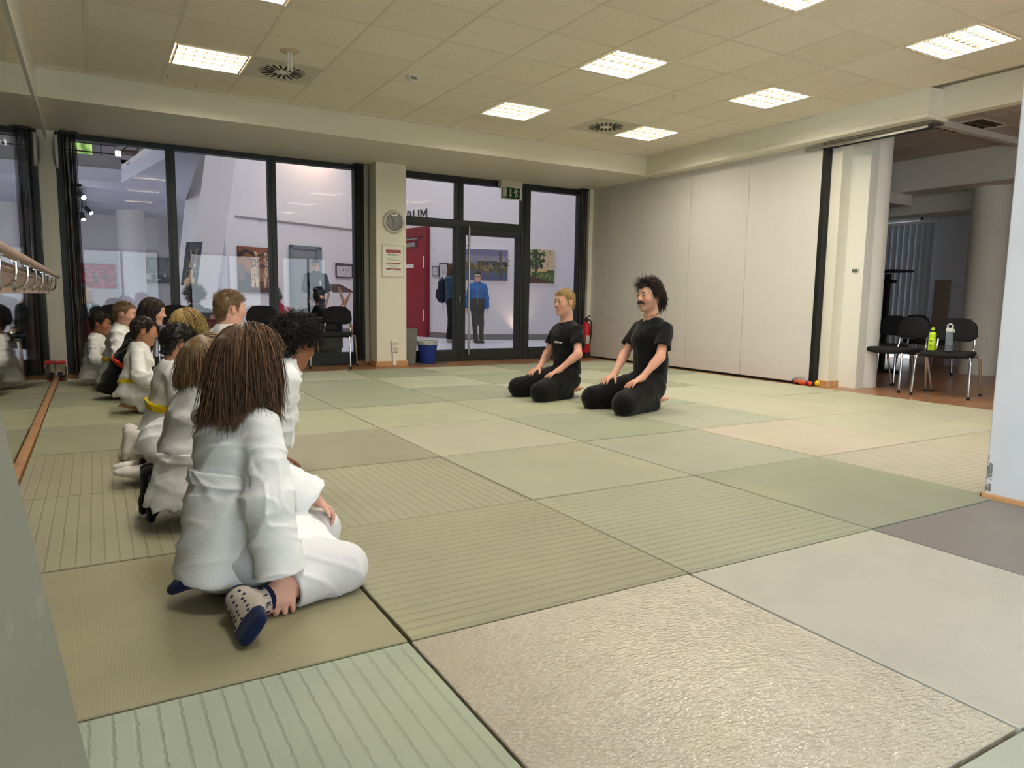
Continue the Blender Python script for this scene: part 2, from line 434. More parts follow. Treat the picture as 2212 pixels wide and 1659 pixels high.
def strands(name, paths, r0, m, parent, off, tip=.15, rnd=None, sides=3):
    """paths (n,k,3) -> thin tapered locks, one mesh"""
    P = np.asarray(paths, dtype=np.float32); n, k, _ = P.shape
    T = np.gradient(P, axis=1); T /= np.linalg.norm(T, axis=2, keepdims=True)+1e-9
    ref = RNG.normal(0, 1, (n, 1, 3)).astype(np.float32); X = np.cross(T, ref); X /= np.linalg.norm(X, axis=2, keepdims=True)+1e-9; Y = np.cross(T, X)
    r0 = np.broadcast_to(np.asarray(r0, dtype=np.float32), (n,)); tp = np.linspace(0, 1, k); prof = (1-(1-tip)*tp**1.5)
    rr = r0[:, None]*prof[None]; V = np.stack([P+rr[..., None]*(math.cos(a)*X+math.sin(a)*Y) for a in np.arange(sides)*2*math.pi/sides], 2)
    idx = np.arange(n*k*sides).reshape(n, k, sides); nx = np.roll(idx, -1, axis=2)
    Fq = np.stack([idx[:, :-1], nx[:, :-1], nx[:, 1:], idx[:, 1:]], -1).reshape(-1, 4)
    c = (RNG.uniform(0, 1, n) if rnd is None else rnd); c = np.repeat(c, k*sides); t = np.tile(np.repeat(tp, sides), n)
    return np_mesh(name, V.reshape(-1, 3), Fq, m, parent, True, col=np.stack([c, t, c], -1), off=off)
# ---------------------------------------------------------------- people
def mat_skin():
    t = NT('skin'); a = t.new('ShaderNodeAttribute'); a.attribute_name = 'Col'
    v = t.coord(); nz = t.noise(v, 60, 4)
    c = t.mix(.12, a.outputs['Color'], t.ramp(nz, [(.3, lin(150, 90, 70)), (.7, lin(240, 200, 180))]), 'SOFT_LIGHT')
    t.set(c, .52, 0, .35); t.b.inputs['Subsurface Weight'].default_value = .12
    t.b.inputs['Subsurface Radius'].default_value = (.012, .005, .003); t.b.inputs['Subsurface Scale'].default_value = .6
    t.bump(t.noise(v, 220, 2), .08, .002); return t.m
def mat_hair(name, dark, mid, light, rough=.42):
    t = NT(name); a = t.new('ShaderNodeAttribute'); a.attribute_name = 'Col'
    sp = t.new('ShaderNodeSeparateColor'); t.link(a.outputs['Color'], sp.inputs[0])
    c = t.ramp(sp.outputs[0], [(0, lin(*dark)), (.55, lin(*mid)), (1, lin(*light))])
    return t.set(c, rough, 0, .35)
def mat_cloth(name, rgb, weave=420, wstr=.25, rough=.9, dirt=.05, fold=0.0):
    t = NT(name); v = t.coord(); big = t.noise(v, 5, 3); c = lin(*rgb)
    col = t.ramp(big, [(.3, tuple(x*(1-dirt) for x in c)), (.7, c)])
    t.set(col, rough, 0, .15); t.b.inputs['Sheen Weight'].default_value = .12
    b = None
    if fold: b = t.bump(t.noise(t.coord(scale=(1, 1, .7)), 16, 3, .5), fold, .02)
    ck = t.math('MULTIPLY', t.wave(v, weave/6.28, 'DIAGONAL'), t.wave(t.coord(rot=(.5, .7, 1.2)), weave/6.28, 'X'))
    t.bump(ck, wstr, .002, b); return t.m
M_SKIN = mat_skin()
M_GI = mat_cloth('judo_cotton', (244, 246, 248), 900, .35, .92, .02, .14)
M_GI2 = mat_cloth('light_cotton', (240, 240, 238), 2200, .12, .92, .03, .25)
M_PANT = mat_cloth('trouser_cotton', (224, 224, 228), 2600, .08, .9, .02, .22)
M_BLACK = mat_cloth('black_cotton', (17, 17, 19), 2400, .12, .9, .2, .35)
M_YEL = mat_cloth('yellow_belt_cotton', (232, 205, 30), 1500, .2)
M_ORG = mat_cloth('orange_belt_cotton', (225, 72, 35), 1500, .2)
M_SOCKW = mat_cloth('white_sock', (226, 220, 214), 2600, .2)
M_SOCKB = mat_cloth('black_sock', (20, 20, 23), 2600, .2)
M_EYE = mat('eye_white', (188, 176, 168), .3, 0, .4); M_IRIS = mat('iris', (38, 26, 20), .15, 0, .6)
H_BROWN = mat_hair('brown_hair', (44, 29, 21), (94, 67, 47), (138, 102, 72))
H_DARK = mat_hair('dark_brown_hair', (18, 12, 10), (42, 29, 24), (70, 50, 40))
H_BLACK = mat_hair('black_hair', (9, 8, 8), (20, 16, 15), (46, 36, 30), .5)
H_SAND = mat_hair('sandy_hair', (80, 60, 38), (128, 100, 66), (168, 138, 96))
H_BLOND = mat_hair('blond_hair', (92, 72, 36), (178, 150, 92), (222, 200, 142))
H_DBLOND = mat_hair('dark_blond_hair', (70, 52, 34), (118, 92, 62), (158, 128, 92))
H_GREY = mat_hair('grey_hair', (90, 92, 92), (150, 152, 150), (205, 205, 202))
SK = {'fair': (216, 170, 148), 'tan': (176, 122, 92), 'olive': (190, 142, 112), 'pale': (224, 182, 164), 'brown': (150, 100, 74)}
UP = np.array([0, 0, 1.0])
def frame(yaw, pitch=0, roll=0):
    """columns: forward, left, up (degrees; yaw from +x towards +y)"""
    y, p, r = [math.radians(a) for a in (yaw, pitch, roll)]
    f = np.array([math.cos(y)*math.cos(p), math.sin(y)*math.cos(p), math.sin(p)]); l = np.array([-math.sin(y), math.cos(y), 0]); u = np.cross(f, l)
    l2 = math.cos(r)*l+math.sin(r)*u; return np.stack([f, l2, np.cross(f, l2)], 1)
def head_sdf(S, c, R, hs, neck, nr=.052, child=False):
    L = lambda x, y, z: c+hs*(R@np.array([x, y, z])); E = lambda p, r, k=.02, op='u': S.ell(L(*p), np.array(r)*hs, R, k*hs, op)
    E((-.012, 0, .03), (.098, .077, .086)); E((.022, 0, -.038), (.064, .061, .084), .03)
    for s in (-1, 1):
        S.cone(L(.0, .046*s, -.066), L(.058, .014*s, -.098), .021*hs, .018*hs, .025*hs)
        E((.052, .035*s, -.026), (.028, .027, .03) if not child else (.034, .031, .033), .02)
    E((.066, 0, -.1), (.019, .02, .017), .015)
    S.cone(L(.076, -.034, .024), L(.076, .034, .024), .0125*hs, None, .015*hs)
    S.cone(L(.084, 0, .014), L(.105, 0, -.024), .007*hs, .0115*hs, .011*hs)
    for s in (-1, 1): E((.094, .0105*s, -.029), (.009, .0085, .008), .006)
    for s in (-1, 1):
        E((.098, .031*s, .005), (.018, .019, .012), .012, 's'); E((.0725, .031*s, .004), (.0148, .0155, .0135), .004)
    E((.079, 0, -.0565), (.013, .021, .0055), .007); E((.0775, 0, -.0672), (.0135, .018, .0062), .007)
    S.cone(L(.097, -.021, -.0622), L(.097, .021, -.0622), .0022*hs, None, .003*hs, 's')
    for s in (-1, 1):
        Re = R@rotz(-.35*s); S.ell(L(-.010, .079*s, -.006), np.array([.020, .0085, .031])*hs, Re, .007*hs)
        S.ell(L(-.004, .0885*s, -.003), np.array([.0105, .006, .018])*hs, Re, .004*hs, 's')
    S.econe(L(-.022, 0, -.055), neck, (nr*hs, nr*hs*1.05), (nr*1.1*hs, nr*1.1*hs), R[:, 1], .03*hs)
def hand_sdf(S, W, f, n, t, s=1.0, curl=(12, 22, 18), spread=6, thumb=(.62, .75, -.25), tcurl=20, fk=.004, fs=1.0):
    """W wrist, f towards the fingers, n out of the back of the hand, t towards the thumb side"""
    f = unit(f); n = unit(n-(n@f)*f); t0 = np.cross(f, n); t = t0 if t0@np.asarray(t) > 0 else -t0
    S.econe(W+.012*s*f, W+.084*s*f, (.027*s, .016*s), (.0405*s, .0125*s), t, .014*s)
    S.cone(W-.02*s*f, W+.02*s*f, .0245*s, .024*s, .02*s)
    for i, (ln, r) in enumerate(((.072, .0088), (.080, .0091), (.074, .0086), (.058, .0078))):
        off = (.0305-.0205*i)*fs; a = math.radians(spread*(1.4-i)); d = math.cos(a)*f+math.sin(a)*t
        p = W+s*((.086-.004*abs(i-1.2))*f+off*t); pts = [p-.02*s*d]; ang = 0; rr = [r*1.05*s]
        pts.append(p); rr.append(r*1.06*s)
        for q, fr in zip(curl, (.46, .31, .23)):
            ang += math.radians(q if i < 3 else q*1.1); dd = math.cos(ang)*d-math.sin(ang)*n
            p = p+dd*ln*fr*s; pts.append(p); rr.append(rr[-1]*.93)
        S.chain(pts, rr, fk*s)
    d = unit(thumb[0]*f+thumb[1]*t+thumb[2]*n); p = W+s*(.022*f+.024*t-.004*n); q = p+.042*s*d
    d2 = unit(d+math.tan(math.radians(tcurl))*(f*.8-n*.5)); S.chain([p, q, q+.032*s*d2, q+.053*s*unit(d2-.2*n)], [.0135*s, .011*s, .0098*s, .0075*s], .008*s)
def foot_sdf(S, An, t, dn, s=1.0, lat=None, toes=True, grow=0.0):
    """An ankle, t towards the toes, dn out of the sole"""
    t = unit(t); dn = unit(dn-(dn@t)*t); l = np.cross(t, dn); g = grow
    S.cone(An, An+s*(-.02*t+.028*dn), .031*s+g, .03*s+g, .02*s)
    S.econe(An+s*(-.012*t+.032*dn), An+s*(.10*t+.040*dn), (.029*s+g, .026*s+g), (.040*s+g, .017*s+g), l, .025*s)
    S.econe(An+s*(.02*t+.01*dn), An+s*(.10*t+.036*dn), (.028*s+g, .028*s+g), (.036*s+g, .016*s+g), l, .02*s)
    if toes:
        for i in range(5):
            b = An+s*(.108*t+.043*dn+(i-2)*.0155*l*(1 if lat is None or l@lat > 0 else -1))
            S.cone(b, b+s*(.05-.005*i)*t+s*.004*dn, .0105*s, (.0115 if i == 0 else .0085)*s, .006*s)
    else: S.econe(An+s*(.1*t+.040*dn), An+s*(.142*t+.044*dn), (.040*s+g, .017*s+g), (.031*s+g, .013*s+g), l, .015*s)
def ik(a, b, l1, l2, pole):
    a = np.asarray(a, float); b = np.asarray(b, float); d = b-a; D = min(np.linalg.norm(d), (l1+l2)*.998); u = unit(d)
    x = (l1*l1-l2*l2+D*D)/(2*D); h = math.sqrt(max(0, l1*l1-x*x)); q = np.asarray(pole, float); q = unit(q-(q@u)*u); return a+u*x+q*h
CR_C = np.array([-.012, 0, .03]); CR_R = np.array([.099, .078, .087])
def hairline(P, front=.066):
    x, y, z = P[:, 0], P[:, 1], P[:, 2]
    h = np.where(x > .05, front, np.where(x > .012, -.025+(x-.012)/.038*(front+.025), .026))
    return np.where(x < -.040, -.085, np.where((x < .012) & (np.abs(y) < .055), .02, h))
def scalp(n, front=.066, rng=None):
    rng = rng or RNG; D = rng.normal(0, 1, (n*3, 3)); D /= np.linalg.norm(D, axis=1)[:, None]; P = CR_C+D*CR_R
    low = np.clip((.03-P[:, 2])/.1, 0, 1); P[:, :2] *= (1-.12*low)[:, None]
    ok = P[:, 2] > hairline(P, front); return P[ok][:n]
def flow(P, D, L, m, grav, lay, c=np.array([-.008, 0, .0]), r=np.array([.101, .08, .118]), wob=.05, g=(0, 0, -1.0), body=None, rng=None):
    """lets strands fall from their roots without entering the head"""
    rng = rng or RNG; n = len(P); out = [P.copy()]; p = P.copy(); d = D/np.linalg.norm(D, axis=1)[:, None]; st = (L/m)[:, None]; g = np.asarray(g, float)
    w0 = rng.normal(0, wob, (n, 3))
    for i in range(m):
        d = d+g*grav+w0+rng.normal(0, wob*.5, (n, 3)); d /= np.linalg.norm(d, axis=1)[:, None]; q = p+d*st
        k = np.linalg.norm((q-c)/r, axis=1); push = k < lay; q = np.where(push[:, None], c+(q-c)*(lay/np.maximum(k, 1e-6))[:, None], q)
        if body is not None: q = body(q)
        d = q-p; d /= np.linalg.norm(d, axis=1)[:, None]+1e-9; p = q; out.append(p.copy())
    return np.stack(out, 1)
def hair_build(root, off, c, R, hs, style, m, n, hvox=.006, seed=1, front=.066, length=None, body=None, vol=1.0, r=None):
    rng = np.random.default_rng(seed); S = Sdf(); W = lambda P: c+hs*(np.asarray(P)@R.T); gl = R.T@np.array([0, 0, -1.0])
    L = lambda *p: W(np.array(p)); inf = {'short': .006, 'crop': .005, 'curly': .018*vol, 'bowl': .008, 'long': .009, 'wavy': .009}[style]
    S.ell(L(-.012, 0, .03), (CR_R+inf)*hs, R, .02)
    if style in ('short', 'crop', 'curly', 'wavy'):
        S.econe(L(-.045, 0, .02), L(-.055, 0, -.06), ((.066+inf*.5)*hs, (.05+inf*.6)*hs), ((.05+inf*.3)*hs, (.034+inf*.5)*hs), R[:, 1], .02*hs)
        if style == 'wavy': S.econe(L(-.06, 0, -.02), L(-.075, 0, -.105), (.062*hs, .04*hs), (.05*hs, .03*hs), R[:, 1], .02*hs)
    elif style == 'bowl':
        S.econe(L(-.02, 0, .02), L(-.02, 0, -.05), (.083*hs, .098*hs), (.08*hs, .088*hs), R[:, 1], .02*hs)
    else:
        ln = length or .3
        S.econe(L(-.015, 0, .02), L(-.02, 0, -.06), (.083*hs, .1*hs), (.083*hs, .088*hs), R[:, 1], .03*hs)
        e = L(-.02, 0, -.06); e2 = e-UP*(ln-.20)*hs+R[:, 0]*-.03*hs; S.econe(e, e2, (.082*hs, .08*hs), (.088*hs, .066*hs), R[:, 1], .03*hs)
    def hl(P):
        Q = ((P-c)/hs)@R; return ((hairline(Q, front)-Q[:, 2])*.7*hs).astype(np.float32)
    if style in ('short', 'crop', 'curly', 'wavy'): S.inter(hl, .006)
    elif style == 'bowl':
        S.ell(L(.10, 0, -.05), np.array([.075, .074, .10])*hs, R, .01*hs, 's'); S.plane(L(0, 0, -.082), -R[:, 2])
        S.ell(L(.012, .1, -.03), np.array([.03, .03, .035])*hs, R, .01*hs, 's'); S.ell(L(.012, -.1, -.03), np.array([.03, .03, .035])*hs, R, .01*hs, 's')
    else: S.ell(L(.115, 0, -.055), np.array([.085, .07, .13])*hs, R, .01*hs, 's')
    if style == 'curly': S.disp(waves(seed, 130/hs, .010*hs, 6))
    elif style == 'wavy': S.disp(waves(seed, 75/hs, .006*hs, 6))
    else: S.disp(waves(seed, 90/hs, .002*hs, 5))
    rn = np.random.default_rng(seed+5)
    hair = S.mesh('hair', hvox, m, root, off, 1, lambda V: np.repeat((.42 if style in ('long', 'bowl') else .25)+.16*rn.normal(0, 1, (len(V), 1)), 3, 1))
    P = scalp(n, front, rng)
    if style in ('long', 'bowl'):
        ex = int(n*.35); Q = rng.normal(0, 1, (ex, 3))*np.array([.9, .35, .3])+np.array([-.2, 0, 1.1]); Q /= np.linalg.norm(Q, axis=1)[:, None]; P = np.vstack([P, CR_C+Q*CR_R])
    n = len(P); N = (P-CR_C)/CR_R**2; N /= np.linalg.norm(N, axis=1)[:, None]; rnd = np.clip(rng.normal(.5, .22, n), 0, 1)
    if style in ('short', 'crop'):
        ln = (length or (.018 if style == 'crop' else .03))*rng.uniform(.6, 1.2, n)*(1+.7*np.clip(P[:, 2]/.1, -.6, 1)); comb = np.array([.55, 0, .1])-N*(N@np.array([.55, 0, .1]))[:, None]
        low = P[:, 2] < .05; D = N*np.where(low, .06, .24 if style == 'crop' else .20)[:, None]+comb*np.where(low, -.4, 1)[:, None]+np.array([0, 0, -.6])*low[:, None]+rng.normal(0, .10, (n, 3))
        pa = flow(P, D, ln, 3, .02, np.full(n, 1.0)*1.0, wob=.05, rng=rng); rr = r or .0019
    elif style == 'curly':
        ln = (length or .055)*rng.uniform(.7, 1.3, n); k = 7; t = np.linspace(0, 1, k); fr = rng.uniform(1.2, 2.2, n); ph = rng.uniform(0, 6.28, n)
        X = np.cross(N, rng.normal(0, 1, (n, 3))); X /= np.linalg.norm(X, axis=1)[:, None]; Y = np.cross(N, X); a = 6.28*fr[:, None]*t+ph[:, None]
        dr = N+.55*rng.normal(0, 1, (n, 3))+gl*.5; dr /= np.linalg.norm(dr, axis=1)[:, None]
        pa = P[:, None]+dr[:, None]*(ln[:, None]*t*vol)[..., None]+(.012*np.minimum(1, t*3))[None, :, None]*(np.cos(a)[..., None]*X[:, None]+np.sin(a)[..., None]*Y[:, None]); rr = r or .0026
    elif style == 'wavy':
        ln = (length or .10)*rng.uniform(.6, 1.2, n); D = np.array([-.9, 0, .05])+rng.normal(0, .10, (n, 3)); D -= N*(D*N).sum(1)[:, None]*.9
        pa = flow(P, D, ln, 7, .38, rng.uniform(1.07, 1.19, n), wob=.045, g=gl, rng=rng); tt = np.linspace(0, 1, pa.shape[1]); ph = rng.uniform(0, 6, n)
        pa = pa+(np.sin(9*tt[None]+ph[:, None])*tt[None]*.006)[..., None]*np.cross(N, np.array([.3, .5, .8]))[:, None]; rr = r or .0024
    elif style == 'bowl':
        cr = np.array([-.075, .0, .098]); D = P-cr; D -= N*(D*N).sum(1)[:, None]; D /= np.linalg.norm(D, axis=1)[:, None]+1e-6
        fr = P[:, 0] > .035; tz = np.where(fr, .028, -.068)+rng.normal(0, .012, n); ln = np.clip((P[:, 2]-tz)*1.25+.02, .02, .22)
        pa = flow(P, D, ln, 7, .42, rng.uniform(1.03, 1.13, n), wob=.035, g=gl, rng=rng); rr = r or .0026
    else:
        side = np.where(P[:, 1] >= .008, 1.0, -1.0); bk_ = np.clip(-P[:, 0]/.08, 0, 1); D = np.stack([-.45+0*side, side*(.85-.6*bk_), -.9*bk_], 1); D -= N*(D*N).sum(1)[:, None]*.97; ln = (length or .3)
        ends = rng.normal(0, .02, n); lens = np.clip(P[:, 2]+ln-.10+ends, .06, .5)
        pa = flow(P, D, lens, 11, .62, rng.uniform(1.04, 1.16, n), wob=.045, g=gl, body=body, rng=rng); rr = r or .0032
        z = pa[..., 2]; lim = np.where(z < .035, .022+rng.normal(0, .006, n)[:, None], np.where(z < .075, .022+(z-.035)*1.6, .2)); sw = np.maximum(pa[..., 0]-lim, 0)*(np.linspace(0, 1, pa.shape[1])[None] > .12); pa[..., 0] -= sw; pa[..., 1] += np.sign(pa[..., 1])*sw*.12
        x = pa[..., 0]; face = (x > .055) & (np.abs(pa[..., 1]) < .055) & (z < .05); pa[..., 1] = np.where(face, np.sign(pa[..., 1]+1e-9)*.066, pa[..., 1])
    strands('hair_strands', W(pa), rr*hs*rng.uniform(.7, 1.25, n), m, hair, off, .25, rnd)
    return hair
def eyes(root, off, c, R, hs, brow=None, closed=False):
    L = lambda x, y, z: c+hs*(R@np.array([x, y, z]))
    for s in (-1, 1):
        e = MB().lathe([(0, -1)]+[(math.cos(a), math.sin(a)) for a in np.linspace(-1.35, 1.35, 9)]+[(0, 1)], (0, 0, 0), 14)
        V = np.array(e.v)*np.array([.0135, .0128, .0050])*hs; o = np_mesh('eye', V@R.T+L(.0752, .031*s, .0035), e.f, M_EYE, root, True, off=off)
        V = np.array(e.v)*np.array([.0048, .0064, .0050])*hs; np_mesh('iris', V@R.T+L(.0855, .0305*s, .0035), e.f, M_IRIS, o, True, off=off)
        if brow is not None:
            b = MB().tube([L(.0905, .014*s, .0245), L(.089, .026*s, .030), L(.083, .038*s, .0285)], [.0034*hs, .0050*hs, .0030*hs], 6)
            np_mesh('eyebrow', b.v, b.f, brow, root, True, off=off, col=np.full((len(b.v), 3), .35))
def skin_col(rgb, c, R, hs, lips=(190, 110, 100), stubble=None, blush=.35):
    base = np.array(lin(*rgb)); lp = np.array(lin(*lips)); red = base*np.array([1.02, .72, .68])
    def fn(V):
        Q = ((V-c)/hs)@R; C = np.tile(base, (len(V), 1)); x, y, z = Q.T
        m = np.exp(-((np.abs(y)-.042)/.02)**2-((z+.024)/.02)**2)*(x > .03)+.7*np.exp(-(y/.012)**2-((z+.028)/.012)**2)*(x > .07)+.8*(np.abs(y) > .074)*(np.abs(z) < .05)*(np.abs(x) < .05)
        C = C+(red-C)*np.clip(m*blush*1.6, 0, 1)[:, None]
        far = np.linalg.norm(Q, axis=1) > .22; C = C+(red*.97-C)*(far*.25)[:, None]
        if stubble is not None:
            sm = lambda a, w: np.clip(.5+a/w, 0, 1); k = sm(-.042-z-.25*np.clip(.03-x, 0, 1), .03)*sm(z+.122, .03)*sm(x-.005, .03)*(np.linalg.norm(Q, axis=1) < .17)*.36; C = C+(np.array(lin(*stubble))-C)*k[:, None]
        l = (x > .072) & (np.abs(y) < .022) & (z < -.0505) & (z > -.0745); C[l] = lp*.38+base*.62; return C
    return fn
def ring(fn, c, n, hw, grow, lo, hi, k=.004):
    """belt or cuff: the part of a garment between two planes, a little larger"""
    S = Sdf(); S.ops.append(('u', .01, lambda P: fn(P)-grow, np.asarray(lo, dtype=np.float32), np.asarray(hi, dtype=np.float32)))
    n = unit(n); S.plane(np.asarray(c)+n*hw, n, k); S.plane(np.asarray(c)-n*hw, -n, k); return S
def torso(S, j, g=0.0, k=.04, sh=.052, neck=True):
    """trunk from the seat to the shoulders"""
    s = j['s']; P, N = j['P'], j['N']; u = unit(N-P); lf = unit(j['ShL']-j['ShR']); T = np.linalg.norm(N-P); bk = np.cross(u, lf)
    q = lambda t, b=0: P+(N-P)*t+bk*b*s
    S.econe(q(-.06), q(.33, .012), (.145*s+g, .11*s+g), (.128*s+g, .094*s+g), lf, k); S.econe(q(.33, .012), q(.70, -.004), (.128*s+g, .094*s+g), (.152*s+g, .108*s+g), lf, k)
    S.econe(q(.70, -.004), q(.90), (.15*s+g, .105*s+g), (.10*s+g, .066*s+g), lf, k); S.cone(j['ShL']-lf*.045*s, N-u*.03*s, sh*s+g*.6, .045*s+g*.5, k); S.cone(j['ShR']+lf*.045*s, N-u*.03*s, sh*s+g*.6, .045*s+g*.5, k)
    if neck: S.econe(q(.88), N, (.085*s+g, .06*s+g), (.052*s+g, .05*s+g), lf, k)
    return u, lf, bk, q
def open_end(V, end, d, r, wall):
    """cuts a sleeve or trouser leg off square and hollows its end"""
    end = A(*end); d = unit(d).astype(np.float32)
    V.cutfn(lambda P: np.maximum(np.linalg.norm((P-end)-((P-end)@d)[:, None]*d, axis=1)-(r-wall), -((P-end)@d+.03)).astype(np.float32), .005)
    V.inter(lambda P: ((P-end)@d).astype(np.float32), .004)
def person(label, j, hd, skin, hair, outfit, h=.006, group=None, hand=True, name='person', extra=None):
    """j joints (world), hd head, outfit dict; builds one figure with its clothes as parts"""
    off = np.array([j['P'][0], j['P'][1], j.get('floor', 0.0)]); root = empty(name, off, 0, label, 'person', group); s = j['s']
    c, R, hs = np.asarray(hd['c'], float), hd['R'], hd['hs']
    B = Sdf(); head_sdf(B, c, R, hs, j['N']+(c-j['N'])*.02, hd.get('nr', .052), hd.get('child', False)); u, lf, bk, q = torso(B, j, -.004)
    for a in 'LR':
        if 'E'+a in j:
            B.chain([j['Sh'+a], j['E'+a], j['W'+a]], [.046*s, .038*s, .025*s], .02); B.cone(j['E'+a], j['E'+a]*.65+j['W'+a]*.35, .038*s, .037*s, .02)
            if hand and 'hand'+a in j: hand_sdf(B, j['W'+a], **j['hand'+a])
        if 'K'+a in j:
            B.chain([j['H'+a], j['K'+a], j['A'+a]], [.082*s, .054*s, .036*s], .03)
            if 'foot'+a in j: foot_sdf(B, j['A'+a], s=j['foot'+a].get('s', s)*(.86 if outfit.get('shod', outfit.get('sock')) else 1), t=j['foot'+a]['t'], dn=j['foot'+a]['dn'], toes=not outfit.get('shod', outfit.get('sock')))
    B.plane((0, 0, j.get('floor', 0.0)+.001), (0, 0, -1), .003)
    B.mesh('body', h, M_SKIN, root, off, 1, skin_col(SK[skin], c, R, hs, stubble=hd.get('stubble')), keep=.02)
    if hd.get('eyes', True): eyes(root, off, c, R, hs, hair[1] if hd.get('brow', True) else None)
    kind = outfit['kind']; J = Sdf(); g = outfit.get('g', .016)*max(.75, s)
    torso(J, j, g, .05, .046, kind != 'tee')
    mj = outfit['top']; cr = outfit.get('crease', .006)*.55
    if kind == 'gi':
        hem = outfit.get('hem', .07); c0 = q(.30); flare = outfit.get('flare', 1.0)
        fw = unit(np.array([-bk[0], -bk[1], 0])) if outfit.get('fw') is None else outfit['fw']
        low = np.array([j['P'][0], j['P'][1], hem])-fw*.02*s
        J.econe(c0, low, (.15*s+g, .115*s+g), (.205*s*flare, .185*s*flare), lf, .04)
        J.econe(q(.2)+fw*.05*s, low+fw*.20*s+UP*.09*s, (.13*s, .10*s), (.20*s, .085*s), lf, .05)
    trunk = Sdf(); trunk.ops = list(J.ops)
    for a in 'LR':
        if 'E'+a not in j: continue
        e = j['E'+a]; wv = j['W'+a]; sl = outfit.get('sleeve', .86); V = Sdf()
        if sl > 0:
            end = e+(wv-e)*sl; r0, r1, r2 = outfit.get('sr', (.064, .066, .064)); V.chain([j['Sh'+a], e, end], [r0*s, r1*s, r2*s], .03); d = unit(end-e)
        else:
            end = j['Sh'+a]+(e-j['Sh'+a])*(-sl); r0, r2 = outfit.get('sr', (.056, .064)); V.chain([j['Sh'+a], end], [r0*s, r2*s], .03); d = unit(e-j['Sh'+a])
        open_end(V, end, d, r2*s, max(.010*s, 2.6*outfit.get('h', h*1.2))); lo, hi = V.bounds(); V.disp(creases(outfit.get('seed', 3)+ord(a), 34/s**.5, -cr*.8, d+.5*bk, 3)); J._add('u', .03*s, V, lo, hi)
    if kind == 'gi':
        nk = j['N']; fr = q(.62)-bk*(.115*s+g)
        if outfit.get('collar', True):
            cs = [.017*s]*7; J.chain([fr-bk*.004, q(.86)-bk*.085*s+lf*.05*s, nk+lf*.062*s-u*.005-bk*.01, nk+bk*.058*s+u*.012, nk-lf*.062*s-u*.005-bk*.01, q(.86)-bk*.085*s-lf*.05*s, fr], cs, .012)
        J.plane((j['P'][0], j['P'][1], hem), (0, 0, -1), .006)
    nr = hd.get('nr', .052)*hs+.006
    J.cutfn(lambda P: (np.linalg.norm((P-j['N'])-((P-j['N'])@u)[:, None]*u, axis=1)-nr+np.where((P-j['N'])@u < -.05*s, 1, 0)).astype(np.float32), .008)
    if kind == 'tee': J.ell(j['N']+u*.020*s-bk*.018*s, (.082*s, .082*s, .066*s), np.stack([lf, bk, u], 1), .006, 's')
    if kind != 'gi' and outfit.get('hemz') is not None: J.plane(outfit['hemz'][0], outfit['hemz'][1], .006)
    if outfit.get('extra'): outfit['extra'](J, j, q, u, lf, bk)
    J.disp(creases(outfit.get('seed', 3), 26/s**.5, -cr, u+.7*lf, 4)); J.disp(waves(outfit.get('seed', 3)+1, 26, .003, 5))
    jo = J.mesh(outfit.get('name', 'jacket'), outfit.get('h', h*1.3), mj, root, off, 1); lo, hi = J.bounds()
    if outfit.get('belt') is not None:
        bt = outfit.get('beltat', .26); bn = outfit.get('beltn', u); trunk.disp(creases(outfit.get('seed', 3), 34/s**.5, -cr, u, 4)); ring(trunk, q(bt), bn, outfit.get('beltw', .021), .009, lo, hi).mesh('belt', h, outfit['belt'], root, off, 1)
    if outfit.get('pants') is not None:
        T = Sdf(); pr = outfit.get('pr', (.105, .082, .066))
        T.econe(q(-.08), q(.2), (.16*s, .125*s), (.135*s, .105*s), lf, .04)
        for a in 'LR':
            if 'K'+a not in j: continue
            T.chain([j['H'+a], j['K'+a]], [pr[0]*s, pr[1]*s], .035); en = j['K'+a]+(j['A'+a]-j['K'+a])*outfit.get('pl', .88)
            V = Sdf(); V.chain([j['K'+a], en], [pr[1]*s, pr[2]*s], .03); lo, hi = V.bounds(); open_end(V, en, j['A'+a]-j['K'+a], pr[2]*s, max(.010*s, 2.6*outfit.get('h', h*1.2))); T._add('u', .03*s, V, lo, hi)
        if outfit.get('pextra'): outfit['pextra'](T, j, q, u, lf, bk)
        T.disp(creases(outfit.get('seed', 3)+20, 26/s**.5, -cr*.8, (j.get('KL', P_UP)-j.get('HL', P_DN))+np.array([.1, .2, .35]), 4)); T.disp(waves(outfit.get('seed', 3)+9, 30, .003, 5))
        T.plane((0, 0, j.get('floor', 0.0)+.001), (0, 0, -1), .004)
        T.mesh('trousers', outfit.get('h', h*1.3)*1.15, outfit['pants'], root, off, 1)
    if outfit.get('sock') is not None:
        for a in outfit.get('socks', 'LR'):
            if 'foot'+a not in j: continue
            F = Sdf(); f = j['foot'+a]; foot_sdf(F, j['A'+a], f['t'], f['dn'], f.get('s', s), None, False, .004)
            F.cone(j['A'+a], j['A'+a]+(j['K'+a]-j['A'+a])*.22, .040*s, .044*s, .02); F.plane((0, 0, j.get('floor', 0.0)+.001), (0, 0, -1), .003)
            F.mesh('sock', min(h, .005), outfit['sock'], root, off, 1)
    if hair is not None:
        body = None
        if hair[0] == 'long' and hair[2].pop('collide', False):
            def body(Q):
                P = (c+hs*(Q@R.T)).astype(np.float32); d = J(P)-.010; mk = d < 0
                if mk.any():
                    Pm = P[mk]; e = .006; gr = np.stack([J(Pm+A(e, 0, 0))-J(Pm-A(e, 0, 0)), J(Pm+A(0, e, 0))-J(Pm-A(0, e, 0)), J(Pm+A(0, 0, e))-J(Pm-A(0, 0, e))], 1)
                    gr /= np.linalg.norm(gr, axis=1)[:, None]+1e-6; P[mk] = Pm-gr*d[mk][:, None]
                return ((P-c)/hs)@R
        hair_build(root, off, c, R, hs, hair[0], hair[1], body=body, **hair[2])
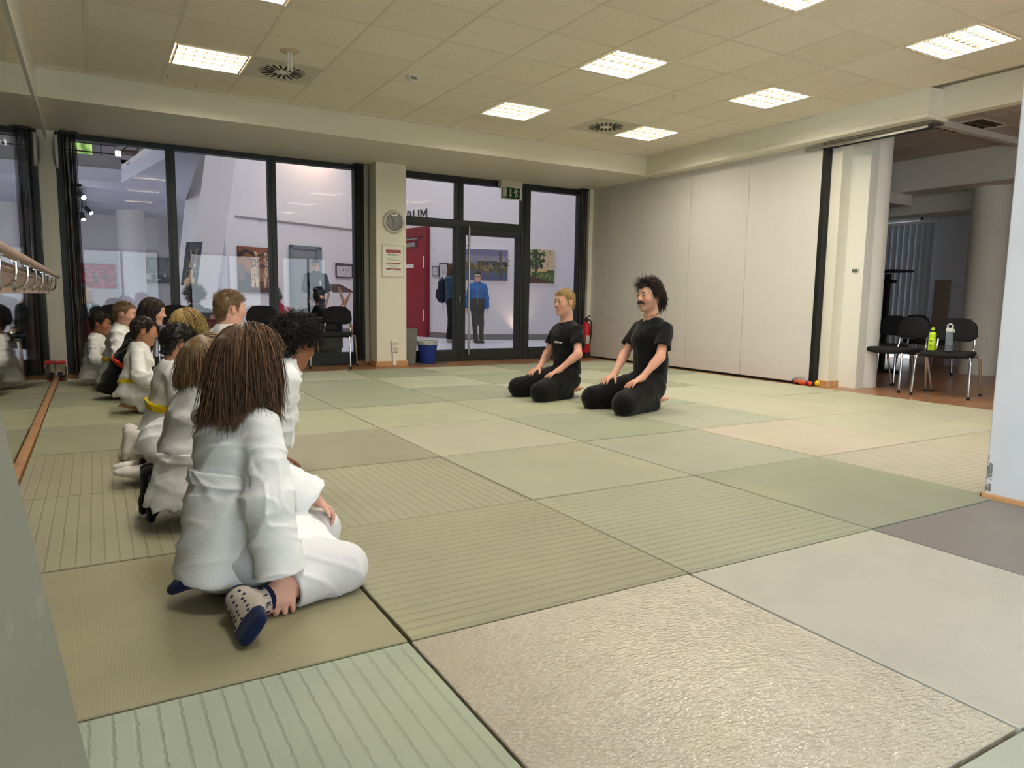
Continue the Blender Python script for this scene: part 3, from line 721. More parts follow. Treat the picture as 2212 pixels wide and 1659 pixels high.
    if extra: extra(root, off, c, R, hs, q, u, lf, bk, J)
    return root
P_UP = np.array([0, 0, 1.0]); P_DN = np.zeros(3)
def seiza(base, yaw, s, head, kw=.17, hips=.22, hands=True, back=0.0, tl=.25, shw=.175, handx=.24, handz=.285, **over):
    """kneeling on the heels; base under the seat, head = world centre of the head"""
    b = np.array([base[0], base[1], 0.0]); R = frame(yaw); f, l = R[:, 0], R[:, 1]; Jt = lambda x, y, z: b+s*(x*f+y*l+z*UP)
    c = np.asarray(head['c'], float); hs = head['hs']; j = {'s': s, 'P': Jt(.0, 0, hips)}
    N = c+hs*(head['R']@np.array([-.036, 0, -.055]))-UP*head.get('nl', .098)*hs
    j['N'] = N; u = unit(N-j['P']); sc = N-u*.072*s-f*.008*s
    for a, sg in (('L', 1), ('R', -1)):
        j['Sh'+a] = sc+l*shw*s*sg; j['H'+a] = Jt(.05, .085*sg, hips-.02); j['K'+a] = Jt(.43, kw*sg, .088); j['A'+a] = Jt(.0, .075*sg, .058)
        j['foot'+a] = dict(t=-f+l*.15*(-sg)-UP*.12, dn=UP)
        if hands:
            W = Jt(handx, (kw*.86)*sg, handz); j['W'+a] = W; j['E'+a] = ik(j['Sh'+a], W, .27*s, .245*s, -f*.6+l*sg*.75-UP*.1)
            j['hand'+a] = dict(f=unit(f*.92-UP*.36-l*sg*.10), n=unit(UP+f*.38), t=-l*sg, s=s*1.0, spread=9, curl=(8, 16, 12))
    j.update(over); return j
# ---------------------------------------------------------------- materials of the room
FL = -0.04          # timber floor; the mats lie on it and their tops are z = 0
CE = 2.9713         # suspended ceiling
M_WALL = mat('white_wall_paint', (226, 223, 214), .85, bump=(260, .06), var=.015)
M_WALLC = mat('cream_wall_paint', (226, 222, 205), .8, bump=(260, .06), var=.015)
M_TRIMW = mat('white_gloss_paint', (228, 226, 216), .45)
M_PANEL = mat('partition_laminate', (210, 206, 199), .55, bump=(500, .05), var=.01)
M_DFRAME = mat('anthracite_metal', (44, 48, 49), .45, .1, .4)
M_DFRAME2 = mat('anthracite_metal_edge', (30, 33, 34), .5, .1, .4)
M_BLK = mat('black_plastic', (16, 16, 17), .5)
M_RUB = mat('black_rubber', (12, 12, 12), .7)
M_CHROME = mat('chrome', (215, 215, 215), .12, 1.0); M_STEEL = mat('brushed_steel', (170, 168, 164), .32, 1.0)
M_WPL = mat('white_plastic', (232, 230, 222), .4); M_CPL = mat('cream_plastic', (206, 200, 176), .45)
def mat_wood(name, a, b, sc=1.0, rough=.35, axis='Y', planks=False):
    t = NT(name); v = t.coord(scale=(6*sc, .5*sc, 6*sc) if axis == 'Y' else (.5*sc, 6*sc, 6*sc))
    g = t.noise(v, 4, 6, .6); c = t.ramp(g, [(.3, lin(*a)), (.7, lin(*b))])
    if planks:
        br = t.new('ShaderNodeTexBrick'); br.inputs['Scale'].default_value = 1; br.offset = .37
        br.inputs['Mortar Size'].default_value = .004; br.inputs['Brick Width'].default_value = 1.1; br.inputs['Row Height'].default_value = .08
        br.inputs['Color1'].default_value = (.75, .75, .75, 1); br.inputs['Color2'].default_value = (1.15, 1.15, 1.15, 1); br.inputs['Mortar'].default_value = (.35, .3, .28, 1)
        t.link(t.coord(), br.inputs['Vector']); c = t.mix(.8, c, br.outputs['Color'], 'MULTIPLY')
    t.set(c, rough, 0, .4); return t.m
M_PARQ = mat_wood('parquet', (146, 100, 66), (180, 132, 92), 1, .28, 'X', True)
M_BEECH = mat_wood('beech', (176, 128, 84), (206, 160, 114), 1.5, .4); M_RAIL = mat_wood('rail_beech', (150, 118, 92), (190, 160, 130), 2, .35)
def mat_glass(name, tint=(1, 1, 1), rough=0.0):
    t = NT(name); n = t.n; gl = t.new('ShaderNodeBsdfGlossy'); gl.inputs['Roughness'].default_value = rough; tr = t.new('ShaderNodeBsdfTransparent')
    tr.inputs['Color'].default_value = (*tint, 1); fr = t.new('ShaderNodeFresnel'); fr.inputs['IOR'].default_value = 1.37
    mx = t.new('ShaderNodeMixShader'); t.link(fr.outputs[0], mx.inputs[0]); t.link(tr.outputs[0], mx.inputs[1]); t.link(gl.outputs[0], mx.inputs[2])
    t.link(mx.outputs[0], n['Material Output'].inputs['Surface']); return t.m
M_GLASS = mat_glass('window_glass', (.93, .95, .95))
def mat_mirror():
    t = NT('mirror_silver'); v = t.coord(); n1 = t.noise(v, 3, 4); r = t.ramp(n1, [(.45, (.02,)*3), (.8, (.09,)*3)])
    return t.set(lin(216, 218, 214), r, 1.0)
M_MIRROR = mat_mirror()
def mat_tile():
    t = NT('mineral_fibre_tile'); v = t.coord(); p = t.noise(v, 95, 3, .7); p2 = t.noise(v, 42, 2)
    oi = t.new('ShaderNodeObjectInfo'); base = t.ramp(oi.outputs['Random'], [(0, lin(236, 227, 210)), (1, lin(242, 234, 219))])
    c = t.mix(t.ramp(p, [(.34, (1,)*3), (.42, (0,)*3)]), base, tuple(.72*x for x in lin(236, 227, 210)))
    geo = t.new('ShaderNodeNewGeometry'); st = t.noise(geo.outputs['Position'], 1.1, 3); c = t.mix(t.ramp(st, [(.68, (0,)*3), (.85, (.35,)*3)]), c, lin(158, 134, 96))
    t.set(c, .95, 0, .1); t.bump(t.math('ADD', p, t.math('MULTIPLY', p2, .4)), .35, .004); return t.m
M_TILE = mat_tile(); M_TBAR = mat('ceiling_grid_paint', (226, 218, 200), .7)
# ---------------------------------------------------------------- shell
def struct(o): o['kind'] = 'structure'; return o
fl = struct(MB().box((-1.4, -4.8, FL-.1), (12, 8.3, FL)).build('floor', M_PARQ))
# ceiling: tile field with its bars
TX, TY, T0X, T0Y = .62831, .62169, 1.24853, 3.8275
ce = struct(MB().box((-1.4, -4.8, CE+.062), (6.6, 6.47, CE+.12)).build('ceiling', M_TBAR))
LIT = {(-2, 2), (3, 2), (6, 2), (-2, -1), (3, -1), (6, -1), (-2, -4), (3, -4), (6, -4), (-2, -7), (3, -7), (6, -7), (-2, -10), (3, -10), (6, -10)}
VENTS = {(-1, 2), (5, 2)}
TM = None; xmin, xmax, ymin, ymax = -1.06, 6.28, -4.7, 6.46
for m in range(-4, 9):
    for n in range(-14, 5):
        if (m, n) in LIT or (m, n) in VENTS or n < -9: continue
        x0, y0 = T0X+m*TX+.011, T0Y+n*TY+.011; x1, y1 = x0+TX-.022, y0+TY-.022
        cx0, cx1, cy0, cy1 = max(x0, xmin), min(x1, xmax), max(y0, ymin), min(y1, ymax)
        if cx1-cx0 < .03 or cy1-cy0 < .03: continue
        if cx1-cx0 < x1-x0-.01 or cy1-cy0 < y1-y0-.01:
            MB().box((cx0, cy0, CE-.002), (cx1, cy1, CE+.028)).build('ceiling_tile', M_TILE, ce)
        else:
            if TM is None:
                t = MB().box((0, 0, -.002), (TX-.022, TY-.022, .028), bev=.003).build('ceiling_tile', M_TILE, ce); TM = t
            else: t = TM.copy(); COL.objects.link(t)
            t.location = (x0, y0, CE+random.uniform(-.0012, .0012)); t.parent = ce
MB().box((xmin, ymin, CE-.001), (xmax, T0Y-9*TY, CE+.028)).build('ceiling_tile', M_TILE, ce)
for m in range(-4, 10):
    x = T0X+m*TX
    if xmin < x < xmax: MB().box((x-.012, ymin, CE-.004), (x+.012, ymax, CE+.03), bev=.001).build('ceiling_bar', M_TBAR, ce)
for n in range(-13, 6):
    y = T0Y+n*TY
    if ymin < y < ymax: MB().box((xmin, y-.010, CE-.0025), (xmax, y+.010, CE+.03), bev=.001).build('ceiling_bar', M_TBAR, ce)
MB().box((xmin, ymax-.02, CE-.005), (xmax, ymax+.004, CE+.03)).build('edge_bar', M_TBAR, ce); MB().box((xmin-.004, ymin, CE-.005), (xmin+.022, ymax, CE+.03)).build('edge_bar', M_TBAR, ce); MB().box((xmax-.02, ymin, CE-.005), (xmax+.004, ymax, CE+.03)).build('edge_bar', M_TBAR, ce)
# soffit over the glazing, side walls
struct(MB().box((-1.2, 6.47, 2.705), (6.47, 8.32, 3.1)).build('ceiling_soffit', M_WALLC))
wl_ = struct(MB().box((-1.3, -1.4, FL), (-1.085, 8.35, 3.1)).box((-1.3, -4.8, FL), (-1.085, -4.4, 3.1)).box((-1.3, -4.4, FL), (-1.085, -1.4, .3)).box((-1.3, -4.4, 2.75), (-1.085, -1.4, 3.1)).build('wall_left', M_WALLC))
wf = MB()
for y in (-4.4, -2.94, -1.46): wf.box((-1.22, y, .3), (-1.15, y+.06, 2.75))
wo = struct(wf.box((-1.22, -4.4, .3), (-1.15, -1.4, .36)).box((-1.22, -4.4, 2.69), (-1.15, -1.4, 2.75)).build('window_7', M_DFRAME)); MB().box((-1.19, -4.36, .36), (-1.18, -1.44, 2.69)).build('pane', M_GLASS, wo)  # unseen window added in the left wall to let the side fill in
struct(MB().box((-1.085, -4.8, 2.62), (-1.045, 6.47, CE)).box((-1.085, 6.45, 2.62), (-1.045, 8.1, 2.705)).build('trim_1', M_TRIMW))
struct(MB().box((-1.085, -1, FL), (-1.035, 7.35, .006), bev=.004).build('baseboard_left', M_BEECH))
struct(MB().box((-1.085, 8.06, FL), (-.975, 8.2, 2.705)).build('wall_back', M_WALLC))
# windows in the wall behind the camera
rw = MB()
for (a, b) in ((-1.3, -.9), (1.0, 1.75), (3.9, 4.35), (6.0, 6.6)): rw.box((a, -4.8, FL), (b, -4.6, 3.1))
rw.box((-1.3, -4.8, FL), (6.6, -4.6, .12)); rw.box((-1.3, -4.8, 2.15), (6.6, -4.6, 3.1)); struct(rw.build('wall_front', M_WALL))
for k, (a, b) in enumerate(((-.9, 1.0), (1.75, 3.9), (4.35, 6.0))):
    f = MB()
    for x in (a, b-.06, (a+b)/2-.03): f.box((x, -4.74, .12), (x+.06, -4.66, 2.15))
    f.box((a, -4.74, .12), (b, -4.66, .2)).box((a, -4.74, 2.07), (b, -4.66, 2.15)); fo = struct(f.build('window_%d' % (k+4), M_DFRAME))
    MB().box((a+.06, -4.705, .2), (b-.06, -4.695, 2.07)).build('pane', M_GLASS, fo)
# right side: header with track, folding partition, jamb
struct(MB().box((6.28, 2.42, 2.735), (6.62, 8.3, CE)).box((6.26, 2.42, 2.69), (6.62, 6.47, 2.735), bev=.004).build('wall_right_header', M_WALLC))
struct(MB().box((6.5, -4.8, 2.72), (6.62, 2.42, 3.0)).build('wall_right_lintel', M_WALLC))
tr = MB().box((6.40, 2.45, 2.665), (6.60, 3.62, 2.685)).box((6.42, 2.5, 2.63), (6.45, 3.9, 2.666)).box((6.52, 2.5, 2.63), (6.55, 3.9, 2.666)); struct(tr.build('trim_2', M_STEEL))
pt = empty('folding_partition', (6.5, 5.7, FL), 0, 'white folding partition closing the opening beside the kneeling men', 'partition')
po = (6.5, 5.7, FL)
ys = [3.69, 4.735, 5.745, 6.72, 7.55, 8.06]
for a, b in zip(ys[:-1], ys[1:]): MB().box((6.475, a+.003, -.012), (6.54, b-.003, 2.745), bev=.003).build('panel', M_PANEL, pt, off=po)
MB().box((6.46, 3.63, -.015), (6.55, 3.692, 2.75), bev=.004).build('edge_profile', M_BLK, pt, off=po)
MB().box((6.485, 3.63, 2.745), (6.53, 8.1, 2.80)).box((6.49, 3.66, -.035), (6.53, 8.08, -.012)).build('seal', M_RUB, pt, off=po)
struct(MB().box((6.55, 3.50, FL), (6.76, 3.63, 2.72)).build('wall_right', M_WALLC)); struct(MB().box((6.72, 3.27, FL), (6.86, 3.52, 2.7)).build('wall_right_jamb', M_TRIMW))
struct(MB().box((6.56, 3.485, FL), (6.72, 3.5, .03)).box((6.535, 3.5, FL), (6.55, 3.63, .03)).build('baseboard_right', M_BEECH))
MB().box((6.70, 3.33, 1.27), (6.72, 3.40, 1.30), bev=.004).build('door_catch', M_STEEL, bpy.data.objects['wall_right_jamb'])
struct(MB().lathe([(.175, FL), (.175, 3.0)], (7.02, 3.42, 0), 40).build('wall_right_column', M_WALL, None, True))
struct(MB().box((6.40, 7.98, FL), (6.62, 8.3, 2.72)).build('wall_back_pier', M_WALLC)); struct(MB().box((6.385, 7.96, FL), (6.48, 7.985, .03)).build('baseboard_back', M_BEECH))
# short wall at the near right, with a chipped corner
def mat_chip():
    t = NT('scuffed_wall_paint'); v = t.coord(); n1 = t.noise(v, 22, 4, .7); n2 = t.noise(v, 3, 2)
    sp = t.new('ShaderNodeSeparateXYZ'); t.link(v, sp.inputs[0])
    edge = t.math('MULTIPLY', t.math('GREATER_THAN', sp.outputs[1], .018), t.math('MULTIPLY', t.math('GREATER_THAN', sp.outputs[2], .03), t.math('LESS_THAN', sp.outputs[2], .2)))
    k = t.math('MULTIPLY', edge, t.math('GREATER_THAN', n1, .5)); c = t.mix(k, t.ramp(n2, [(.3, lin(192, 194, 198)), (.7, lin(199, 200, 203))]), lin(120, 118, 116))
    t.set(c, .8, 0, .2); t.bump(t.math('SUBTRACT', 0.0, k), .6, .004, t.bump(t.noise(v, 240, 2), .05, .003)); return t.m
pw = struct(MB().box((2.952, -.75, FL), (3.35, .045, 3.0), bev=.006).build('wall_front_pier', mat_chip()))
struct(MB().box((2.935, -.75, FL), (2.953, .058, .02), bev=.004).box((2.935, .045, FL), (3.35, .06, .02), bev=.004).build('baseboard_front', M_BEECH))
# ---------------------------------------------------------------- neighbouring room, its lights off
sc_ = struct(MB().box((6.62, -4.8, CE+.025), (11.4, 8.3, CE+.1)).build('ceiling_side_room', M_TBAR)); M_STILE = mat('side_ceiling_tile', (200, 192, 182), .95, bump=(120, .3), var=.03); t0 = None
for kx in range(5):
    for ky in range(15):
        if (kx, ky) == (2, 6): continue
        if t0 is None: t0 = t = MB().box((0, 0, 0), (.60, .60, .026), bev=.003).build('ceiling_tile', M_STILE, sc_)
        else: t = t0.copy(); COL.objects.link(t); t.parent = sc_
        t.location = (6.64+.62*kx, -.98+.62*ky, CE+random.uniform(-.001, .001))
struct(MB().box((9.5, -4.8, 2.53), (9.95, 8.3, CE)).box((10.3, -4.8, 2.30), (10.8, 8.3, CE)).box((9.0, 4.7, 2.38), (9.9, 8.3, 2.53)).build('trim_3', M_WALL))
struct(MB().box((7.0, 3.02, CE-.07), (9.5, 3.10, CE)).build('trim_4', M_WALL))
struct(MB().box((11.1, -4.8, FL), (11.3, 5.25, 3.0)).box((6.6, 8.1, FL), (11.3, 8.3, 3.0)).box((11.1, 6.9, FL), (11.3, 8.3, 3)).box((11.1, 5.2, 2.3), (11.3, 7, 3)).build('wall_side_room', mat('side_wall_paint', (196, 196, 202), .85, var=.02)))
struct(MB().box((6.6, -4.9, FL), (11.4, -4.75, 3.05)).build('wall_side_room_front', M_WALL))
struct(MB().lathe([(.235, FL), (.235, 2.99)], (10.06, 3.66, 0), 44).build('trim_5', M_WALL, None, True))
bl = empty('vertical_blind', (10.95, 5.7, 0), 0, 'pale grey vertical blind drawn across the side room window', 'blind')
for k in range(15):
    y = 4.98+.1*k; MB().box((-.062, -.002, .1), (.062, .002, 2.22), rotz(1.28+.06*random.random()), (10.95, y, 0)).build('slat', mat('blind_fabric', (196, 202, 210), .8) if k == 0 else bpy.data.materials['blind_fabric'], bl, off=(10.95, 5.7, 0))
MB().box((10.90, 4.95, 2.22), (11.0, 6.5, 2.26)).build('rail', M_WPL, bl, off=(10.95, 5.7, 0))
# ---------------------------------------------------------------- glazing between hall and foyer
GY = 8.17
def bars(name, rects, depth=.07, m=M_DFRAME, y=GY):
    b = MB()
    for q, (x0, z0, x1, z1) in enumerate(rects):
        depth += .0009; b.box((x0, y-depth, z0), (x1, y+.05+.0009*q, z1), bev=.004)
        if x1-x0 < z1-z0: b.box((x0+.035, y-depth-.012, z0), (x1-.035, y-depth+.002, z1))
        else: b.box((x0, y-depth-.012, z0+.03), (x1, y-depth+.002, z1-.02))
    return struct(b.build(name, m))
w1 = bars('window_1', [(-.985, FL, -.87, 2.705), (.155, FL, .255, 2.7), (1.345, FL, 1.445, 2.7), (2.49, FL, 2.66, 2.7), (-.98, 2.645, 2.6, 2.705), (-.98, FL, 2.6, .135)])
for a, b in ((-.87, .155), (.255, 1.345), (1.445, 2.49)): MB().box((a, GY-.004, .135), (b, GY+.006, 2.645)).build('pane', M_GLASS, w1)
w2 = bars('window_2', [(3.0, 2.62, 6.32, 2.705), (3.0, 1.955, 5.2, 2.075), (4.055, 2.05, 4.165, 2.65), (5.20, FL, 5.345, 2.65), (3.0, FL, 4.06, .13), (4.04, FL, 4.12, 2.0), (6.29, FL, 6.42, 2.7), (5.34, FL, 6.32, .145)])
for a, b, c, d in ((3.02, 2.075, 4.055, 2.62), (4.165, 2.075, 5.2, 2.62), (3.02, .13, 4.05, 1.955), (5.345, .145, 6.29, 2.62)): MB().box((a, GY-.004, b), (c, GY+.006, d)).build('pane', M_GLASS, w2)
dr = bars('door_1', [(4.115, FL, 4.20, 1.955), (5.125, FL, 5.205, 1.955), (4.12, 1.865, 5.2, 1.955), (4.12, FL, 5.2, .135)], .085)
MB().box((4.20, GY-.004, .13), (5.125, GY+.006, 1.87)).build('pane', M_GLASS, dr)
h = MB().tube([(4.225, 8.02, .06), (4.225, 8.02, 1.985)], .016, 14)
for z in (.3, 1.7): h.tube([(4.225, 8.02, z), (4.215, 8.09, z)], .009, 8)
h.build('door_handle', M_STEEL, dr, True)
MB().box((4.085, 8.06, .86), (4.105, 8.10, .95), bev=.003).build('lock', M_STEEL, dr)
M_LET = mat('dark_lettering', (26, 24, 26), .5)
text_obj('lettering', 'Sportraum', .135, M_LET, frame_m((4.73, GY+.008, 1.47), (-1, 0, 0), (0, 0, 1)), dr, .0008)
# pillar with skirting
pi = struct(MB().box((2.655, 7.7, FL), (3.09, 8.2, 2.71), bev=.006).build('wall_back_pillar', M_WALLC))
struct(MB().box((2.64, 7.685, FL), (3.105, 7.7, .03)).box((2.64, 7.69, FL), (2.655, 8.1, .03)).box((3.09, 7.69, FL), (3.105, 8.1, .03)).box((2.50, 8.05, FL), (2.66, 8.08, .03)).build('trim_6', M_BEECH))
# mirror panels on the left wall
my = [-1.2, .35, 1.9, 3.45, 5.0, 6.55, 8.075]
mr = empty('wall_mirror', (-1.07, 3.4, FL), 0, 'tall wall mirror in joined panels along the left wall', 'mirror')
for a, b in zip(my[:-1], my[1:]): MB().box((-1.085, a+.002, .012), (-1.058, b-.002, 2.63)).build('mirror_panel', M_MIRROR, mr, off=(-1.07, 3.4, FL))
# exercise rail on curved brackets
br = empty('barre', (-1.0, 3, 1), 0, 'wooden ballet barre on curved chrome brackets along the mirror', 'handrail')
bo = (-1.0, 3, 1)
MB().tube([(-.972, .0, 1.062), (-.972, 6.68, 1.062), (-.972, 6.72, 1.062)], [.024, .024, .018], 16).build('rail', M_RAIL, br, True, off=bo)
MB().box((-1.057, .0, .895), (-1.037, 3.168, 1.0), bev=.003).build('backboard', M_RAIL, br, off=bo); MB().box((-1.057, 3.174, .895), (-1.037, 6.6, 1.0), bev=.003).build('backboard', M_RAIL, br, off=bo)
MB().tube([(-1.042, .0, 1.012), (-1.042, 6.58, 1.012)], .014, 10).build('moulding', M_RAIL, br, True, off=bo)
for k in range(10):
    y = .2+.66*k
    if y > 6.6: continue
    cv = bez([(-1.036, y, .93), (-1.01, y, .925), (-.985, y, .945), (-.973, y, .985), (-.972, y, 1.04)], 16)
    MB().tube(cv, .0075, 8).lathe([(.0, 0), (.024, .002), (.024, .006), (.012, .010)], (-1.037, y, .93), 14, np.array([[0, 0, 1.0], [0, 1, 0], [-1, 0, 0]])).box((-.985, y-.026, 1.034), (-.959, y+.026, 1.042)).build('bracket', M_CHROME, br, True, off=bo)
# ---------------------------------------------------------------- judo mats
def mat_mat(name, rgb, kind):
    t = NT(name); v = t.coord(); c = lin(*rgb); oi = t.new('ShaderNodeObjectInfo')
    off = t.new('ShaderNodeVectorMath', operation='ADD'); t.link(v, off.inputs[0])
    cmb = t.new('ShaderNodeCombineXYZ'); t.link(t.math('MULTIPLY', oi.outputs['Random'], 37.0), cmb.inputs[0]); t.link(t.math('MULTIPLY', oi.outputs['Random'], 91.0), cmb.inputs[1])
    t.link(cmb.outputs[0], off.inputs[1]); w_ = off.outputs[0]
    big = t.noise(w_, 2.2, 4, .6); yl = t.noise(w_, 1.3, 2)
    col = t.ramp(big, [(.3, tuple(x*.93 for x in c)), (.7, tuple(x*1.05 for x in c))])
    col = t.mix(t.ramp(yl, [(.56, (0,)*3), (.75, (.16,)*3)]), col, lin(196, 192, 128))
    mp = t.new('ShaderNodeMapping'); mp.inputs['Scale'].default_value = (1.6, 9, 1); mp.inputs['Rotation'].default_value = (0, 0, .9); t.link(w_, mp.inputs[0])
    sc = t.noise(mp.outputs[0], 2.6, 5, .65); col = t.mix(t.ramp(sc, [(.66, (0,)*3), (.76, (.35,)*3)]), col, lin(208, 208, 190))
    if kind == 'gloss':
        mp2 = t.new('ShaderNodeMapping'); mp2.inputs['Scale'].default_value = (1, 2.2, 1); mp2.inputs['Rotation'].default_value = (0, 0, .5); t.link(v, mp2.inputs[0])
        t.set(col, .10, 0, .9); n1 = t.noise(mp2.outputs[0], 55, 2, .5); b = t.bump(t.noise(v, 7, 2), .5, .012); t.bump(n1, .75, .005, b)
    elif kind in ('ribx', 'riby'):
        ax = 'Y' if kind == 'ribx' else 'X'; wv = t.wave(v, 7.2, ax, .9, 8, 'SIN', 3)
        gr = t.ramp(wv, [(0, (.0,)*3), (.14, (1,)*3)]); col = t.mix(t.math('MULTIPLY', t.math('SUBTRACT', 1.0, gr), .30), col, tuple(x*.45 for x in c))
        t.set(col, .62, 0, .3); b = t.bump(gr, .5, .003); t.bump(t.noise(v, 300, 2), .12, .002, b)
    elif kind == 'fine':
        wv = t.wave(v, 26, 'Y', .3, 6); t.set(col, .55, 0, .32); b = t.bump(wv, .25, .002); t.bump(t.noise(v, 260, 2), .1, .002, b)
    else:
        ck = t.math('ADD', t.wave(v, 42, 'X', .4, 5), t.wave(v, 42, 'Y', .4, 5)); t.set(col, .5, 0, .35); t.bump(ck, .12, .0015)
    return t.m
G_L, G_M, G_D, G_O = (176, 180, 152), (160, 166, 140), (148, 154, 130), (158, 153, 120)
MT = {}
def mm(rgb, kind):
    k_ = sum(rgb)/3; rgb = tuple(round((k_+(c-k_)*.86)*.95) for c in rgb)
    if (rgb, kind) not in MT: MT[(rgb, kind)] = mat_mat('mat_vinyl_%d' % len(MT), rgb, kind)
    return MT[(rgb, kind)]
MATS = {(-1, -1): ((168, 180, 160), 'riby', 'pale sage green'), (0, -1): ((186, 176, 158), 'gloss', 'glossy beige'), (1, -1): ((186, 182, 168), 'plain', 'greyish beige'), (2, -1): ((132, 124, 120), 'plain', 'dark purple grey'),
 (-1, -2): ((160, 172, 152), 'riby', 'sage green'), (0, -2): ((172, 178, 160), 'plain', 'pale grey green'), (1, -2): ((176, 178, 164), 'plain', 'pale grey'), (2, -2): ((160, 162, 150), 'plain', 'grey'),
 (-1, 0): ((160, 153, 118), 'plain', 'olive'), (0, 0): ((162, 158, 130), 'ribx', 'olive grey'), (1, 0): ((168, 168, 142), 'ribx', 'grey green'), (2, 0): ((150, 154, 130), 'plain', 'dark grey green'),
 (3, 0): ((182, 175, 156), 'ribx', 'pale beige'), (4, 0): ((180, 176, 154), 'plain', 'beige'), (5, 0): ((178, 176, 152), 'plain', 'pale olive'),
 (-1, 1): ((166, 161, 132), 'riby', 'khaki'), (0, 1): ((164, 160, 134), 'riby', 'khaki'), (1, 1): ((166, 167, 140), 'plain', 'grey green'), (2, 1): ((164, 166, 146), 'plain', 'cool grey green'), (3, 1): ((192, 179, 160), 'plain', 'pinkish beige'), (4, 1): ((184, 181, 156), 'plain', 'light beige'), (5, 1): ((180, 178, 154), 'plain', 'pale green'),
 (-1, 2): ((164, 158, 130), 'riby', 'khaki'), (0, 2): ((156, 151, 126), 'plain', 'brownish olive'), (1, 2): ((178, 177, 152), 'fine', 'pale olive'), (2, 2): ((156, 162, 134), 'plain', 'dark green'), (3, 2): ((166, 170, 148), 'plain', 'cool grey green'), (4, 2): ((186, 183, 158), 'plain', 'light beige'), (5, 2): ((182, 182, 154), 'plain', 'pale green'),
 (0, 3): ((172, 173, 142), 'ribx', 'pale green'), (1, 3): ((174, 176, 146), 'plain', 'light green'), (2, 3): ((168, 172, 142), 'plain', 'light green'), (3, 3): ((158, 164, 138), 'plain', 'dark green'), (1, 4): ((154, 160, 132), 'plain', 'dark green'), (2, 4): ((154, 161, 134), 'plain', 'dark green'), (1, 5): ((154, 160, 132), 'plain', 'dark green'), (2, 5): ((178, 184, 152), 'plain', 'light green')}
rm = random.Random(5)
for j in range(3, 7):
    for i in range(-1, 6):
        if (i, j) in MATS: continue
        d = ((i+j) % 2 == 0) if j > 3 else i in (2,)
        if i == -1: MATS[(i, j)] = (((156, 156, 128) if j % 2 else (176, 176, 140)), 'fine', 'olive' if j % 2 else 'light green')
        else: MATS[(i, j)] = ((154, 161, 132) if d else rm.choice([(178, 182, 152), (174, 178, 146), (182, 184, 158)]), rm.choice(['plain', 'plain', 'fine']), 'dark green' if d else 'light green')
COLW = ['next to the mirror wall', 'second column from the mirror wall', 'third column from the mirror wall', 'fourth column from the mirror wall', 'fifth column from the mirror wall', 'sixth column from the mirror wall', 'last column before the side room']
ROWW = {-2: 'row under the camera', -1: 'nearest row', 0: 'second row back', 1: 'third row back', 2: 'fourth row back', 3: 'fifth row back', 4: 'sixth row back', 5: 'seventh row back', 6: 'last row before the door'}
mesh0 = {}
for (i, j), (rgb, kind, word) in sorted(MATS.items()):
    x1 = {5: 6.10, 2: 2.93 if j < 0 else 3}.get(i, i+1.0); x0 = -1.03 if i == -1 else float(i); y0, y1 = j*.997, (j+1)*.997
    sx, sy = x1-x0-.009, y1-y0-.009
    k = (round(sx, 2), round(sy, 2))
    if k not in mesh0:
        o = MB().box((-sx/2, -sy/2, -.04), (sx/2, sy/2, 0), bev=.0025).build('judo_mat', M_WALL); mesh0[k] = o.data
    else: o = link(bpy.data.objects.new('judo_mat', mesh0[k]))
    o.location = ((x0+x1)/2+rm.uniform(-.002, .002), (y0+y1)/2+rm.uniform(-.002, .002), rm.uniform(-.0025, .0005)); o.rotation_euler = (0, 0, rm.uniform(-.0015, .0015))
    o.material_slots[0].link = 'OBJECT'; o.material_slots[0].material = mm(rgb, kind)
    rib = {'ribx': 'ribbed ', 'riby': 'ribbed ', 'gloss': '', 'fine': 'finely ribbed ', 'plain': 'smooth '}[kind]
    tag(o, '%s %smat, %s, %s' % (word, rib, ROWW[j], COLW[i+1]), 'mat', 'judo mats covering the floor')
# mats leaning against the mirror beside the camera
mg = NT('grey_mat_vinyl'); v = mg.coord(); sc = mg.noise(mg.coord(scale=(1, 1, 3), rot=(.9, 0, 0)), 4, 4, .6)
mg.set(mg.mix(mg.ramp(sc, [(.6, (0,)*3), (.78, (.5,)*3)]), lin(134, 138, 128), lin(176, 180, 172)), .5, 0, .3); mg.bump(mg.noise(v, 200, 2), .15, .002)
for k, (bx, lab) in enumerate(((-.728, 'grey judo mat leaning on its edge, outermost of the stack by the mirror'), (-.772, 'grey judo mat leaning second from outside in the stack by the mirror'), (-.816, 'grey judo mat leaning third from outside in the stack by the mirror'), (-.860, 'grey judo mat leaning innermost of the stack against the mirror'))):
    a = math.atan2(.09, .63); Rm = np.array([[math.cos(a), 0, -math.sin(a)], [0, 1, 0], [math.sin(a), 0, math.cos(a)]])
    ln = MB().box((-.04, -.5, 0), (0, .5, .98), Rm, bev=.006).build('leaning_mat', mg.m); ln.location = (bx, -.72-.012*k, .009); tag(ln, lab, 'mat', 'mats leaning by the mirror')
